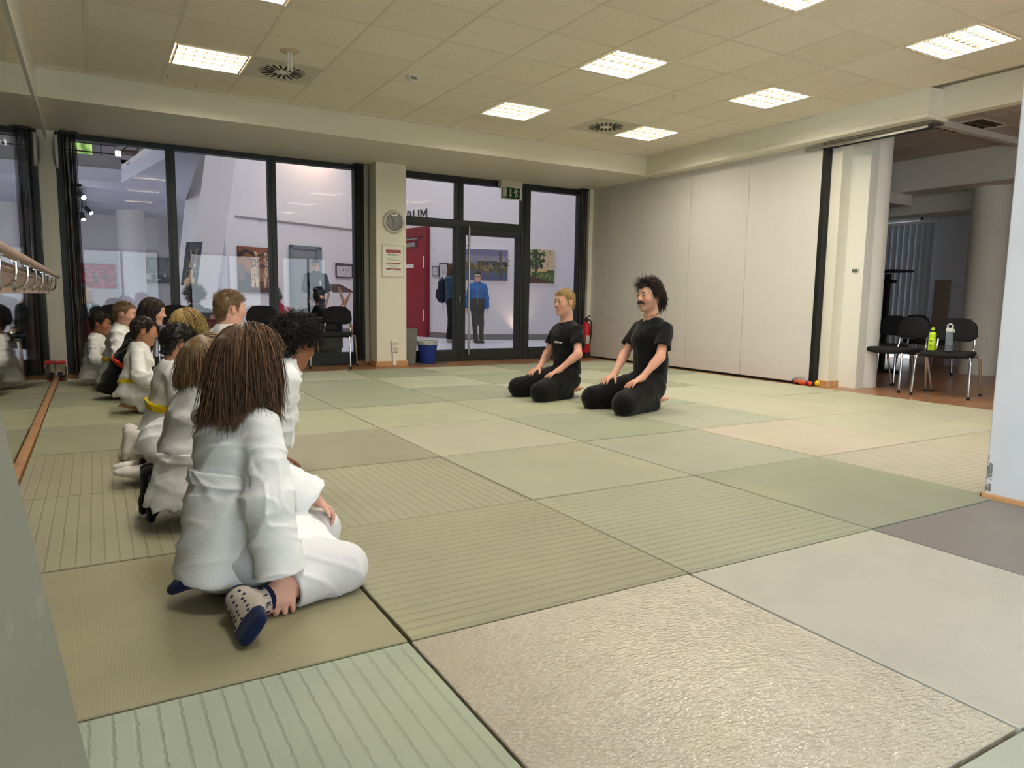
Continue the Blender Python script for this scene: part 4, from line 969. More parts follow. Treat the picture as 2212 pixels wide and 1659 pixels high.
# ---------------------------------------------------------------- ceiling lights
t = NT('lamp_diffuser'); t.b.inputs['Base Color'].default_value = (1, 1, 1, 1); t.b.inputs['Emission Color'].default_value = (*lin(255, 247, 231), 1); t.b.inputs['Emission Strength'].default_value = LAMP
v = t.coord(); wv = t.wave(v, 1.15, 'Y', 0); t.link(t.math('MULTIPLY', t.math('ADD', t.math('MULTIPLY', wv, .5), .75), LAMP), t.b.inputs['Emission Strength']); M_LAMP = t.m
M_LOUV = mat('louvre_enamel', (214, 206, 188), .35); M_SLAT = mat('louvre_slat', (70, 58, 36), .5)
def lamp_proto():
    L = empty('ceiling_light', (0, 0, 0)); w_, d_ = TX-.05, TY-.05
    f = MB(); 
    for a in ((-w_/2, -d_/2, w_/2, -d_/2+.014), (-w_/2, d_/2-.014, w_/2, d_/2), (-w_/2, -d_/2, -w_/2+.014, d_/2), (w_/2-.014, -d_/2, w_/2, d_/2)): f.box((a[0], a[1], -.004), (a[2], a[3], .055))
    f.build('frame', M_LOUV, L)
    lo = MB()
    for k in range(1, 4): y = -d_/2+d_*k/4; lo.box((-w_/2, y-.004, .004), (w_/2, y+.004, .024))
    for k in range(1, 7): x = -w_/2+w_*k/7; lo.box((x-.0012, -d_/2, .006), (x+.0012, d_/2, .020))
    lo.build('louvre', M_SLAT, L); MB().box((-w_/2, -d_/2, .034), (w_/2, d_/2, .044)).build('diffuser', M_LAMP, L)
    return L
LP = lamp_proto(); first = True
LAB = {(-2, 2): 'lit square ceiling light nearest the round vent above the left windows', (3, 2): 'lit square ceiling light in front of the door pillar beam', (6, 2): 'smallest lit ceiling light next to the far round vent', (-2, -1): 'lit ceiling light cut by the top edge above the left windows', (3, -1): 'lit square ceiling light in the middle of the ceiling', (6, -1): 'lit square ceiling light near the white partition header', (-2, -4): 'lit ceiling light overhead along the mirror, out of view', (3, -4): 'lit ceiling light cut by the top edge at the right', (6, -4): 'largest lit ceiling light at the upper right before the opening',
 (-2, -7): 'lit ceiling light overhead by the leaning mats', (3, -7): 'lit ceiling light overhead above the short wall', (6, -7): 'lit ceiling light behind the short wall', (-2, -10): 'lit ceiling light by the front windows near the mirror', (3, -10): 'lit ceiling light by the middle front window', (6, -10): 'lit ceiling light by the front window far from the mirror'}
for c in sorted(LIT):
    o = LP if first else copy_tree(LP); first = False
    o.location = (T0X+(c[0]+.5)*TX, T0Y+(c[1]+.5)*TY, CE-.002); tag(o, LAB[c], 'ceiling light', 'square louvred ceiling lights')
o = copy_tree(LP); o.location = (8.18, 3.04, CE-.004); tag(o, 'unlit ceiling light in the dark side room', 'ceiling light')
for ch in o.children:
    if ch.name.startswith('diffuser'): ch.data = ch.data.copy(); ch.data.materials[0] = M_LOUV
# round swirl vents
for k, c in enumerate(sorted(VENTS)):
    x, y = T0X+(c[0]+.5)*TX, T0Y+(c[1]+.5)*TY; V0 = empty('ceiling_vent', (x, y, CE), 0, ['white swirl vent with black slots beside the left ceiling light', 'white swirl vent with black slots beside the smallest ceiling light'][k], 'vent', 'swirl vents in the ceiling')
    MB().box((-.302, -.30, -.004), (.302, .30, .02), bev=.003).build('plate', M_CPL, V0)
    for q in range(20):
        a = 2*math.pi*q/20; r0 = .075 if q % 2 else .10; MB().box((r0, -.011, -.0065), (.205, .011, -.003), rotz(a)).build('slot', M_RUB, V0)
    MB().lathe([(0, -.012), (.03, -.011), (.035, -.004), (.035, 0)], (0, 0, 0), 20).build('hub', M_WPL, V0, True)
sd = empty('smoke_detector', (2.00, 4.83, CE), 0, 'round white smoke detector on the ceiling tiles', 'smoke detector')
MB().lathe([(0, -.052), (.02, -.05), (.036, -.043), (.05, -.03), (.052, -.012), (.058, -.010), (.058, 0)], (0, 0, 0), 28).build('housing', M_WPL, sd, True)
MB().box((-.035, -.051, -.028), (.035, -.046, -.022)).box((-.03, -.048, -.04), (.03, -.044, -.036)).build('slot', M_RUB, sd)
sp = empty('ceiling_pipe_stub', (.855, 4.76, CE), 0, 'short twin white pipe hanging from a round ceiling rose', 'pipe')
MB().lathe([(0, -.012), (.075, -.010), (.085, -.002), (.085, 0)], (0, 0, 0), 28).build('rose', mat('rose_paint', (206, 186, 160), .6), sp, True)
for dx in (-.012, .012): MB().tube([(dx, 0, 0), (dx, 0, -.165)], .009, 10).build('pipe', M_WPL, sp, True)
for k, (x, y) in enumerate(((.02, 6.05), (.28, 6.2), (5.9, 6.05), (6.12, 5.9), (4.45, 3.95))):
    hk = MB().tube([(0, 0, 0), (0, 0, -.03), (.008, 0, -.042), (.016, 0, -.034)], .0035, 6).build('ceiling_hook', M_STEEL, None, True); hk.location = (x, y, CE-.002)
    tag(hk, ['small steel hook in the ceiling left of the left light', 'small steel hook in the ceiling close to the soffit, left light', 'small steel hook in the ceiling by the partition corner', 'small steel hook in the ceiling closest to the partition header', 'small steel hook in the ceiling beside the partition light'][k], 'hook', 'ceiling hooks')
# ---------------------------------------------------------------- chairs
M_CFAB = mat('chair_fabric', (30, 30, 33), .95, bump=(500, .3), var=.08)
def chair_proto():
    C = empty('stacking_chair', (0, 0, 0))
    def pad(pts, hw, hd, th, name):
        S = Sdf(); pts(S); return S.mesh(name, .011, M_CFAB, C, (0, 0, 0), 2)
    def seat(S):
        S.rbox((0, .02, .452), (.225, .205, .028), None, .026, .02); S.ell((0, .19, .44), (.22, .07, .035), None, .03)
        S.disp(lambda P: (-.06*np.clip(.20-np.abs(P[:, 0]), 0, 1)*0+.10*(P[:, 1]-.02)**2).astype(np.float32))
    pad(seat, 0, 0, 0, 'seat')
    def back(S):
        S.econe((-.12, -.235, .70), (.12, -.235, .70), (.13, .022), (.13, .022), (0, 0, 1), .02); S.rbox((0, -.235, .685), (.235, .026, .145), None, .1, .02)
        S.inter(lambda P: (np.abs(P[:, 1]+.235+.35*P[:, 0]**2+.12*(P[:, 2]-.68))-.019).astype(np.float32), .012)
    pad(back, 0, 0, 0, 'backrest')
    for s in (-1, 1):
        MB().tube(bez([(s*.205, .15, .425), (s*.235, .20, .415), (s*.25, .215, .38), (s*.262, .235, .012)], 12), .0125, 10).build('leg', M_CHROME, C, True)
        MB().tube(bez([(s*.205, -.11, .425), (s*.237, -.15, .415), (s*.252, -.165, .38), (s*.262, -.265, .012)], 12), .0125, 10).build('leg', M_CHROME, C, True)
        for y in (.2365, -.2665): MB().lathe([(.0, 0), (.016, 0), (.017, .03), (.013, .034)], (s*.262, y, 0), 10).build('foot_cap', M_BLK, C, True)
        MB().tube(bez([(s*.19, -.10, .43), (s*.185, -.20, .44), (s*.175, -.235, .50), (s*.17, -.245, .60)], 10), .0095, 8).build('bracket', M_CHROME, C, True)
        MB().box((s*.215-.02, -.02, .41), (s*.215+.02, .06, .435), bev=.006).build('coupling', M_BLK, C)
    MB().tube([(-.205, .15, .425), (.205, .15, .425)], .011, 8).tube([(-.205, -.11, .425), (.205, -.11, .425)], .011, 8).build('frame', M_CHROME, C, True)
    return C
CP = chair_proto(); cfirst = True
def chair(x, y, rz, label, group):
    global cfirst
    o = CP if cfirst else copy_tree(CP); cfirst = False
    o.location = (x, y, FL); o.rotation_euler = (0, 0, math.radians(rz)); tag(o, label, 'chair', group); return o
# chairs in the hall
chair(7.06, 2.46, 104.5, 'black chair with a green and a clear bottle on its seat', 'black stacking chairs in the side room')
chair(7.09, 3.045, 81.4, 'black chair with empty seat, middle of the three by the round column', 'black stacking chairs in the side room')
chair(7.66, 3.56, 96, 'black chair half hidden behind the round column', 'black stacking chairs in the side room')
chair(9.35, 4.02, 150, 'dark chair far back in the side room by the thick column', 'black stacking chairs in the side room')
for x, y, rz, lab in ((2.09, 7.80, 152, 'black chair by the string curtain, shown whole beside the curly haired boy'), (1.2, 7.78, 178, 'black chair at the window behind the short haired boy'), (.2, 7.78, 183, 'black chair at the window behind the girl in profile'), (-.47, 7.70, 178, 'black chair at the window nearest the mirror wall')):
    chair(x, y, rz, lab, 'black stacking chairs at the window')
# drinking bottles
sz = FL+.484
b1 = empty('drinking_bottle', (6.86, 2.53, sz), 0, 'lime green squeeze bottle standing on the black chair', 'bottle')
M_LIME = mat('lime_plastic', (186, 222, 28), .35); M_CLR = mat_glass('clear_plastic', (.80, .84, .88), .05)
MB().lathe([(.0, 0), (.033, 0), (.036, .006), (.036, .115), (.030, .128), (.030, .134), (.036, .148), (.034, .175), (.022, .19), (.0, .192)], n=28).build('body', M_LIME, b1, True)
MB().lathe([(.021, .188), (.021, .206), (.0, .207)], n=20).build('cap', M_BLK, b1, True); MB().lathe([(.017, .206), (.014, .232), (.010, .236), (0, .238)], n=16).build('nozzle', M_LIME, b1, True)
p_ = MB()
for k, (z, w_) in enumerate(((.10, .030), (.088, .022), (.055, .018), (.045, .024), (.03, .012))): p_.box((-.0366, -w_/2-.005, z-.003), (-.034, w_/2-.005, z+.003))
p_.build('print', M_LET, b1)
tf = NT('frosted_bottle'); tf.set(lin(150, 164, 174), .3, 0, .5); tt_ = tf.new('ShaderNodeBsdfTransparent'); mf = tf.new('ShaderNodeMixShader'); mf.inputs[0].default_value = .42
tf.link(tt_.outputs[0], mf.inputs[1]); tf.link(tf.b.outputs[0], mf.inputs[2]); tf.link(mf.outputs[0], tf.n['Material Output'].inputs['Surface']); M_FROST = tf.m
b2 = empty('drinking_bottle', (6.87, 2.365, sz), 0, 'clear tall bottle with pale carry cap on the black chair', 'bottle')
MB().lathe([(.0, 0), (.032, 0), (.034, .004), (.034, .205), (.0, .206)], n=28).build('body', M_FROST, b2, True)
MB().lathe([(.0, .003), (.031, .003), (.031, .062), (0, .064)], n=24).build('water', mat_glass('blue_water', (.45, .62, .85)), b2, True)
MB().lathe([(.035, .2), (.036, .225), (.026, .238), (0, .24)], n=24).tube(bez([(0, -.024, .235), (0, -.026, .262), (0, 0, .278), (0, .026, .262), (0, .024, .235)], 14), .007, 8).build('cap', mat('pale_grey_plastic', (205, 208, 206), .4), b2, True)
MB().tube(bez([(0, -.036, .225), (0, -.046, .215), (0, -.042, .19)], 8), .004, 6).build('strap', M_WPL, b2, True)
# side room bits
ld = empty('lectern_stand', (8.95, 4.38, FL), 0, 'black stand with flat top in front of the vertical blind', 'stand')
MB().box((-.03, -.03, 0), (.03, .03, 1.38)).build('post', M_BLK, ld); MB().box((-.22, -.24, 1.40), (.22, .30, 1.43), bev=.006).box((-.05, -.1, 1.25), (.05, .12, 1.30)).build('top', M_BLK, ld); MB().box((-.25, -.03, 0), (.25, .03, .04)).box((-.03, -.25, 0), (.03, .25, .04)).box((-.02, -.02, .6), (.02, .16, .64)).build('base', M_BLK, ld)
bd = MB().box((-.02, -.11, 0), (.02, .11, 1.36), bev=.003).build('wooden_board', mat('board_brown', (128, 112, 98), .6)); bd.location = (10.93, 4.72, FL); bd.rotation_euler = (0, math.radians(4), .4); tag(bd, 'narrow brown board leaning on the side room wall', 'board')
# toy net by the jamb
ty = empty('toy_bag', (6.50, 3.70, FL), 0, 'clear bag of coloured plastic balls at the foot of the partition', 'toys')
for k, (dx, dy, r, c) in enumerate(((0, 0, .038, (60, 110, 190)), (-.05, .075, .030, (226, 90, 40)), (.0, .12, .034, (222, 190, 60)), (.02, -.085, .034, (240, 205, 40)), (-.06, .03, .026, (210, 50, 40)), (-.055, -.045, .028, (225, 70, 45)), (.045, .06, .028, (240, 130, 50)), (-.02, .17, .026, (220, 70, 60)))):
    MB().lathe([(0, -1)]+[(math.cos(a), math.sin(a)) for a in np.linspace(-1.3, 1.3, 9)]+[(0, 1)], n=16, c=(0, 0, 0)).build('ball', mat('ball_%d' % k, c, .35), ty, True)
    o = ty.children[-1] if False else [q for q in ty.children if q.name.startswith('ball')][-1]
    for q in o.data.vertices: q.co = q.co*r+Vector((dx, dy, r))
S = Sdf(); S.ell((-.02, .12, .04), (.06, .09, .05)); S.disp(waves(4, 60, .008)); S.plane((0, 0, .001), (0, 0, -1)); S.mesh('bag', .007, mat_glass('clear_bag', (.9, .9, .9), .1), ty, (0, 0, 0))
# clear box with red lid in the mirror corner
tb = empty('plastic_box', (-1.01, 7.27, FL), 0, 'clear plastic box with red lid in the corner by the mirror', 'box')
bx = MB()
for a in ((-.042, -.10, .045, -.096), (-.042, .096, .045, .10), (.041, -.1, .045, .1)): bx.box((a[0], a[1], .004), (a[2], a[3], .2))
bx.box((-.042, -.1, 0), (.045, .1, .006)).build('tub', mat_glass('clear_box_plastic', (.86, .84, .80), .08), tb)
MB().box((-.042, -.105, .2), (.05, .105, .225), bev=.006).build('lid', mat('red_plastic', (196, 32, 36), .35), tb); MB().box((-.044, -.02, .10), (-.03, .10, .23), bev=.003).box((.045, -.02, .16), (.052, .02, .222), bev=.002).build('clip', M_WPL, tb)
cn = random.Random(3)
for k in range(9):
    c = [(60, 70, 150), (190, 60, 55), (225, 215, 200), (90, 60, 45)][k % 4]
    m_ = bpy.data.materials.get('toy_block_%d' % (k % 4)) or mat('toy_block_%d' % (k % 4), c, .5); MB().box((-.02, -.016, 0), (.02, .016, .03), rotz(cn.random()*3), (cn.uniform(-.015, .02), cn.uniform(-.07, .07), .008+.03*(k//4)), bev=.003).build('block', m_, tb)
# ---- pillar things
ck = empty('wall_clock', (2.905, 7.70, 1.93), 0, 'round silver wall clock with grey dial on the cream pillar', 'clock')
Ry = np.array([[1, 0, 0], [0, 0, -1.0], [0, 1, 0]])
MB().lathe([(.118, 0), (.150, .0), (.155, .012), (.150, .032), (.138, .040), (.124, .034), (.120, .02)], n=48, R=Ry, cap=False).build('rim', mat('silver_plastic', (208, 206, 200), .3, .3), ck, True)
MB().lathe([(0, .012), (.124, .012), (.124, .0)], n=48, R=Ry).build('dial', mat('clock_dial', (158, 160, 150), .5), ck)
for k in range(1, 13):
    a = math.pi/2-k*math.pi/6; text_obj('numeral', str(k), .030, M_LET, frame_m((.098*math.cos(a), -.0125, .098*math.sin(a)), (1, 0, 0), (0, 0, 1)), ck, .0004)
for a, L_, w_ in ((118, .088, .006), (-88, .062, .009)):
    a = math.radians(a); MB().bar((-.012*math.cos(a), -.018, -.012*math.sin(a)), (L_*math.cos(a), -.018, L_*math.sin(a)), w_, .002, (0, 1, 0)).build('hand', M_BLK, ck)
MB().bar((0, -.020, 0), (.075*math.cos(-.7), -.020, .075*math.sin(-.7)), .0025, .001, (0, 1, 0)).build('hand', M_BLK, ck); MB().lathe([(0, .023), (.008, .022), (.008, .012)], n=14, R=Ry).build('hub', M_STEEL, ck)
MB().lathe([(0, .030), (.122, .028), (.122, .026), (0, .028)], n=40, R=Ry).build('crystal', mat_glass('clock_glass'), ck, True)
M_PRINT = mat_col('printed_paper', .5, .4)
po_ = empty('notice_poster', (2.89, 7.695, 1.4), 0, 'white notice with dark red bars in a clear pocket on the pillar', 'poster')
R = Ras(120, 160, (226, 224, 212)); dk = (140, 40, 46); gy = (150, 146, 138)
R.rect(.16, .13, .88, .23, dk)
for a in (.16, .195): R.rect(.22, a-.006, .80, a+.006, (190, 130, 128))
rq = random.Random(2)
def txt(y, x0, x1, c=gy, h=.009):
    x = x0
    while x < x1:
        w_ = rq.uniform(.02, .07); R.rect(x, y-h, min(x+w_, x1), y+h, c); x += w_+.015
txt(.285, .24, .80, (90, 86, 84), .012); R.rect(.24, .302, .80, .306, (90, 86, 84))
for y, a, b in ((.325, .2, .74), (.375, .2, .56), (.42, .2, .60), (.465, .2, .86), (.505, .25, .4)): txt(y, a, b)
R.rect(.16, .555, .88, .59, dk); txt(.572, .3, .76, (200, 150, 148), .005)
for y, a, b in ((.625, .22, .82), (.662, .32, .72), (.70, .34, .70)): txt(y, a, b)
R.rect(.16, .745, .88, .78, dk); txt(.762, .4, .64, (200, 150, 148), .005); txt(.83, .55, .88, (185, 180, 172), .007)
MB().box((-.160, -.006, -.215), (.160, 0, .222), bev=.002).build('pocket', mat('poster_pocket', (206, 203, 190), .25), po_)
ras_mesh('print', R, (-.146, -.0085, .208), (.292, 0, 0), (0, 0, -.41), M_PRINT, po_)
so = empty('wall_socket', (2.905, 7.70, .235), 0, 'white double socket with cable duct low on the pillar', 'socket')
MB().box((-.042, -.045, -.08), (.042, 0, .08), bev=.006).build('plate', M_WPL, so)
for z in (-.037, .037):
    MB().lathe([(.0, .046), (.028, .046), (.030, .050), (.031, .044)], (0, 0, z), 24, Ry).build('outlet', M_CPL, so, True)
    for dx in (-.009, .009): MB().lathe([(0, .0475), (.0035, .0475), (.0035, .044)], (dx, 0, z), 8, Ry).build('pin_hole', M_BLK, so)
MB().box((-.026, -.028, -.262), (.026, 0, -.08), bev=.003).build('cable_duct', M_WPL, so)
# bins
bb_ = empty('waste_bin', (3.475, 7.86, FL+.0125), 0, 'round blue waste bin with clear bag liner by the door', 'bin')
MB().lathe([(0, .004), (.108, .0), (.112, .01), (.148, .30), (.152, .30), (.152, .31), (.144, .31), (.106, .012), (0, .012)], n=40).build('body', mat('blue_plastic', (28, 58, 138), .35), bb_, True)
S = Sdf(); S.cone((0, 0, .275), (0, 0, .315), .150, .156); S.cone((0, 0, .2), (0, 0, .4), .130, .136, .006, 's'); S.disp(waves(9, 70, .004)); S.plane((0, 0, .262), (0, 0, -1)); S.plane((0, 0, .325), (0, 0, 1)); S.mesh('liner', .006, mat('bin_liner', (176, 180, 176), .35), bb_, (0, 0, 0))
dm = MB().box((3.1, 7.78, FL), (3.78, 8.08, FL+.012), bev=.003).build('doormat', mat('doormat_fibre', (96, 84, 76), .95)); tag(dm, 'flat brown doormat under the blue bin', 'doormat')
gb = empty('planter_bin', (3.215, 7.92, FL+.0125), 0, 'tapered grey concrete bin behind the blue bin', 'bin')
g_ = MB(); g_.add([(-.07, -.07, 0), (.07, -.07, 0), (.07, .07, 0), (-.07, .07, 0), (-.095, -.095, .50), (.095, -.095, .50), (.095, .095, .50), (-.095, .095, .50), (-.08, -.08, .50), (.08, -.08, .50), (.08, .08, .50), (-.08, .08, .50), (-.06, -.06, .06), (.06, -.06, .06), (.06, .06, .06), (-.06, .06, .06)],
 [(3, 2, 1, 0)]+[(i, (i+1) % 4, 4+(i+1) % 4, 4+i) for i in range(4)]+[(4+i, 4+(i+1) % 4, 8+(i+1) % 4, 8+i) for i in range(4)]+[(8+i, 8+(i+1) % 4, 12+(i+1) % 4, 12+i) for i in range(4)]+[(12, 13, 14, 15)])
g_.build('body', mat('grey_concrete', (112, 112, 106), .8, bump=(60, .3), var=.1), gb)
# fire extinguisher on the pier
fe = empty('fire_extinguisher', (6.31, 7.86, FL), 0, 'red fire extinguisher behind the blond man by the door end', 'fire extinguisher')
MB().lathe([(0, .0), (.066, .0), (.07, .01), (.07, .42), (.06, .46), (.035, .49), (.022, .50), (.022, .53), (0, .53)], (0, 0, .10), 32).build('cylinder', mat('extinguisher_red', (188, 22, 34), .3), fe, True)
MB().lathe([(.060, .02), (.072, .022), (.072, .10), (.060, .10)], (0, 0, 0), 30).build('foot_ring', M_BLK, fe, True)
MB().box((-.02, -.03, .60), (.02, .03, .66), bev=.006).bar((0, .02, .655), (-.03, -.12, .70), .022, .012).bar((0, .02, .63), (-.03, -.11, .645), .022, .012).build('valve', M_BLK, fe); MB().tube(bez([(0, -.03, .64), (.03, -.09, .60), (.035, -.09, .42), (.02, -.085, .25)], 16), .011, 8).build('hose', M_RUB, fe, True)
MB().box((-.05, -.073, .25), (.05, -.062, .38), bev=.004).build('label_plate', mat('extinguisher_label', (206, 190, 180), .5), fe)
# exit sign
ex = empty('exit_sign', (4.905, 8.0, 2.705), 0, 'green running man exit sign hanging from its lamp box over the door', 'exit sign')
MB().box((-.19, -.07, -.09), (.19, .05, 0), bev=.012).build('lamp_housing', M_CPL, ex); MB().box((-.175, -.030, -.285), (.195, -.022, -.09), bev=.001).build('panel', mat('acrylic_white', (222, 222, 220), .3), ex)
R = Ras(130, 78, (18, 66, 34)); wh = (196, 196, 182)
R.rect(.04, .07, .245, .86, wh); R.rect(.43, .08, .51, .72, wh); R.poly([(.385, .68), (.555, .68), (.47, .92)], wh)
A_ = 1.75; R.ell(.745, .14, .045, .08, wh); R.line(.745, .30, .80, .56, .075, wh, asp=A_)
for q in (((.765, .25), (.86, .24)), ((.86, .24), (.93, .40)), ((.755, .30), (.735, .43)), ((.735, .43), (.65, .43)), ((.79, .56), (.745, .70)), ((.745, .70), (.735, .92)), ((.81, .56), (.855, .77)), ((.855, .77), (.96, .77))): R.line(*q[0], *q[1], .042, wh, asp=A_)
ras_mesh('pictogram', R, (-.155, -.0315, -.105), (.315, 0, 0), (0, 0, -.160), mat_col('sign_print', .4), ex)
# string curtains gathered at the window ends
M_STR = mat('string_yarn', (34, 33, 32), .8); M_STR2 = mat('grey_string_yarn', (112, 108, 100), .8)
def strings(x0, x1, y, z0, z1, n, lab, pale=.25, grp='string curtains at the windows', sd_=1):
    C = empty('string_curtain', ((x0+x1)/2, y, z0), 0, lab, 'curtain', grp); o_ = ((x0+x1)/2, y, z0); r = random.Random(sd_); a, b = MB(), MB()
    for k in range(n):
        x = x0+(x1-x0)*(k+.5)/n+r.uniform(-.004, .004); yy = y+r.uniform(-.03, .03); q = b if r.random() < pale else a; w_ = r.uniform(.0025, .0048)
        q.tube([(x, yy, z1), (x+r.uniform(-.004, .004), yy, (z0+z1)/2), (x+r.uniform(-.012, .012), yy+r.uniform(-.01, .01), z0)], w_, 4)
    o = a.build('strings', M_STR, C, off=o_); o['kind'] = 'stuff'; o = b.build('pale_strings', M_STR2, C, off=o_); o['kind'] = 'stuff'
    MB().box((x0-.02, y-.035, z1-.01), (x1+.02, y+.035, z1+.02), bev=.004).build('header_rail', M_DFRAME2, C, off=o_)
strings(-.90, -.765, 7.98, .0, 2.68, 26, 'dark string curtain gathered at the mirror end of the window', .12, sd_=1)
strings(2.455, 2.555, 7.97, .02, 2.68, 26, 'dark string curtain gathered beside the clock pillar', .3, sd_=2)
strings(6.22, 6.33, 7.97, .02, 2.68, 22, 'dark string curtain gathered by the fire extinguisher', .25, sd_=3)
st = MB().box((2.575, 7.945, .0), (2.635, 7.975, 2.70), bev=.003).build('blind_strip', mat('grey_strip', (150, 148, 138), .7)); tag(st, 'flat grey vertical strip hanging between string curtain and pillar', 'strip')
pr = MB().lathe([(0, -.03), (.05, -.03), (.07, -.015), (.075, .01), (0, .012)], (0, 0, 0), 24, np.array([[0, 0, 1.0], [0, 1, 0], [-1, 0, 0]]), sx=2.6).build('round_sensor', M_WPL, None, True); pr.location = (-.955, 8.05, 2.48); tag(pr, 'long white wall lamp high in the mirror corner', 'lamp')
# zebra striped cloth edge on the floor
R = Ras(60, 30, (225, 222, 212)); 
for k in range(7): R.line(.02+.15*k, 0, .10+.15*k, 1, .035, (24, 22, 22), .02)
zb = empty('striped_cloth', (-.83, 7.42, FL), 0, 'black and white striped cloth lying at the edge of the mats', 'cloth'); MB().box((-.17, -.05, 0), (.17, .05, .006), bev=.002).build('cloth', M_WPL, zb); ras_mesh('stripes', R, (-.165, .045, .0075), (.33, 0, 0), (0, -.09, 0), M_PRINT, zb)
# ---------------------------------------------------------------- foyer beyond the glass
M_FOY = mat('foyer_white', (232, 226, 228), .85, var=.015); M_FLOORF = mat('foyer_floor', (202, 202, 214), .35, var=.02); M_FBASE = mat('foyer_skirting', (128, 120, 120), .6); M_CONC = mat('grey_concrete_wall', (150, 150, 152), .8, var=.05)
struct(MB().box((-3.2, 8.3, FL-.1), (12, 22, FL)).build('floor_foyer', M_FLOORF))
def wall_seg(name, a, b, z0, z1, th=.2, m=M_FOY, base=True, kind='structure'):
    a = np.array([*a, 0.0]); b = np.array([*b, 0.0]); t_ = unit(b-a); n_ = np.array([-t_[1], t_[0], 0]); 
    if n_@np.array([2, 10.0, 0]) < 0 and False: n_ = -n_
    o = struct(MB().prism([a+UP*z0, b+UP*z0, b+UP*z1, a+UP*z1], n_*th).build(name, m))
    if base: MB().prism([a+UP*FL, b+UP*FL, b+UP*(FL+.13), a+UP*(FL+.13)], -n_*.015).build('skirting', M_FBASE, o)
    return o, a, t_, n_
wa, A0, At, An_ = wall_seg('wall_foyer_right', (6.62, 13.284), (9.9, 12.42), FL, 6.9)
ws, S1, St, Sn = wall_seg('wall_foyer_side', (6.02, 16.7), (6.72, 13.25), FL, 6.9, .12)
wc, C0, Ct, Cn = wall_seg('wall_foyer_back', (1.9, 15.30), (6.2, 17.24), FL, 6.9)
struct(MB().box((-3.2, 17.5, FL), (2.3, 17.7, 3.98)).box((-3.2, 17.5, 4.36), (2.3, 17.7, 6.9)).box((-.5, 17.5, 3.9), (2.3, 17.7, 4.4)).build('wall_foyer_left', M_FOY))
struct(MB().box((-3.4, 8.3, FL), (-3.2, 17.7, 6.9)).build('wall_foyer_end', M_FOY)); struct(MB().box((11.8, 8.3, FL), (12, 14, 6.9)).build('wall_foyer_far_end', M_FOY)); struct(MB().box((-3.4, 8.2, 6.9), (12, 22, 7.0)).build('ceiling_foyer', M_FOY))
struct(MB().box((-1.4, 8.2, 3.1), (12, 8.34, 6.9)).box((6.45, 8.1, FL), (12, 8.32, 6.9)).box((-3.4, 8.1, FL), (-1.08, 8.32, 6.9)).build('wall_foyer_front', M_FOY))
# gallery slab, parapet, stair
gp = [(-3.2, 11.85), (-.20, 11.85), (.245, 9.0), (.30, 8.5), (.60, 8.5), (.94, 13.6), (1.2, 14.2), (1.85, 15.35), (2.2, 17.5), (-3.2, 17.5)]
struct(MB().prism([(x, y, 2.70) for x, y in gp], (0, 0, .21)).build('ceiling_gallery', mat('gallery_white', (206, 206, 220), .85)))
struct(MB().box((-3.2, 11.9, 2.91), (-.18, 12.05, 3.11)).build('trim_7', M_CONC))
struct(MB().prism([(-.185, 11.8, 2.91), (.25, 9.0, 2.90), (.32, 8.55, 3.10), (.25, 9.0, 3.02), (-.185, 11.8, 2.97)], (.10, .02, 0)).build('trim_8', M_FOY))
struct(MB().prism([(-.14, 11.2, 2.91), (.45, 11.2, 2.91), (.9, 11.2, 3.9), (.6, 11.2, 3.9), (.2, 11.2, 3.2), (-.02, 11.2, 3.03)], (0, .15, 0)).build('trim_9', mat('stair_white', (196, 196, 212), .85)))
rl = empty('gallery_railing', (-1.5, 12.0, 3.11), 0, 'thin dark railing on the gallery above the left window', 'railing'); ro = (-1.5, 12.0, 3.11)
for z in (3.17, 3.30): MB().tube([(-3.1, 12.0, z), (-.24, 12.0, z)], .010, 6).tube([(-.24, 12.0, z), (.25, 11.4, z+.35)], .010, 6).build('rail', M_DFRAME2, rl, off=ro)
for x in (-.46, -1.4, -2.4): MB().tube([(x, 12.0, 3.11), (x, 12.0, 3.45)], .009, 6).build('post', M_DFRAME2, rl, off=ro)
sb = empty('stair_steps', (0, 10.9, 2.91), 0, 'brown stair treads rising from the gallery', 'stairs'); so_ = (0, 10.9, 2.91); M_BRN = mat('brown_tread', (92, 66, 58), .6)
MB().box((-.20, 10.7, 3.005), (.0, 11.0, 3.04)).build('tread', M_BRN, sb, off=so_); MB().prism([(-.025, 10.75, 3.03), (.0, 10.75, 3.03), (.06, 10.75, 3.16), (.035, 10.75, 3.16)], (0, .2, 0)).build('riser', M_BRN, sb, off=so_); MB().box((.04, 10.7, 3.13), (.23, 11.0, 3.165)).build('tread', M_BRN, sb, off=so_)
lm = NT('flood_lamp_glass'); lm.b.inputs['Emission Color'].default_value = (1, .98, .92, 1); lm.b.inputs['Emission Strength'].default_value = 9
fl_ = empty('flood_lamp', (-.225, 11.75, 3.14), 0, 'bright square flood lamp on the gallery edge', 'lamp'); MB().box((-.045, -.02, -.045), (.045, .03, .045), bev=.008).build('housing', M_DFRAME2, fl_); MB().box((-.04, -.03, -.04), (.04, -.02, .04), bev=.005).build('glass', lm.m, fl_)
w6 = struct(MB().box((-3.2, 17.52, 3.98), (-.5, 17.58, 4.02)).box((-3.2, 17.52, 4.33), (-.5, 17.58, 4.37)).box((-.54, 17.52, 3.98), (-.5, 17.58, 4.37)).build('window_3', M_WPL)); MB().box((-3.2, 17.6, 4.0), (-.52, 17.61, 4.35)).build('pane', M_GLASS, w6)
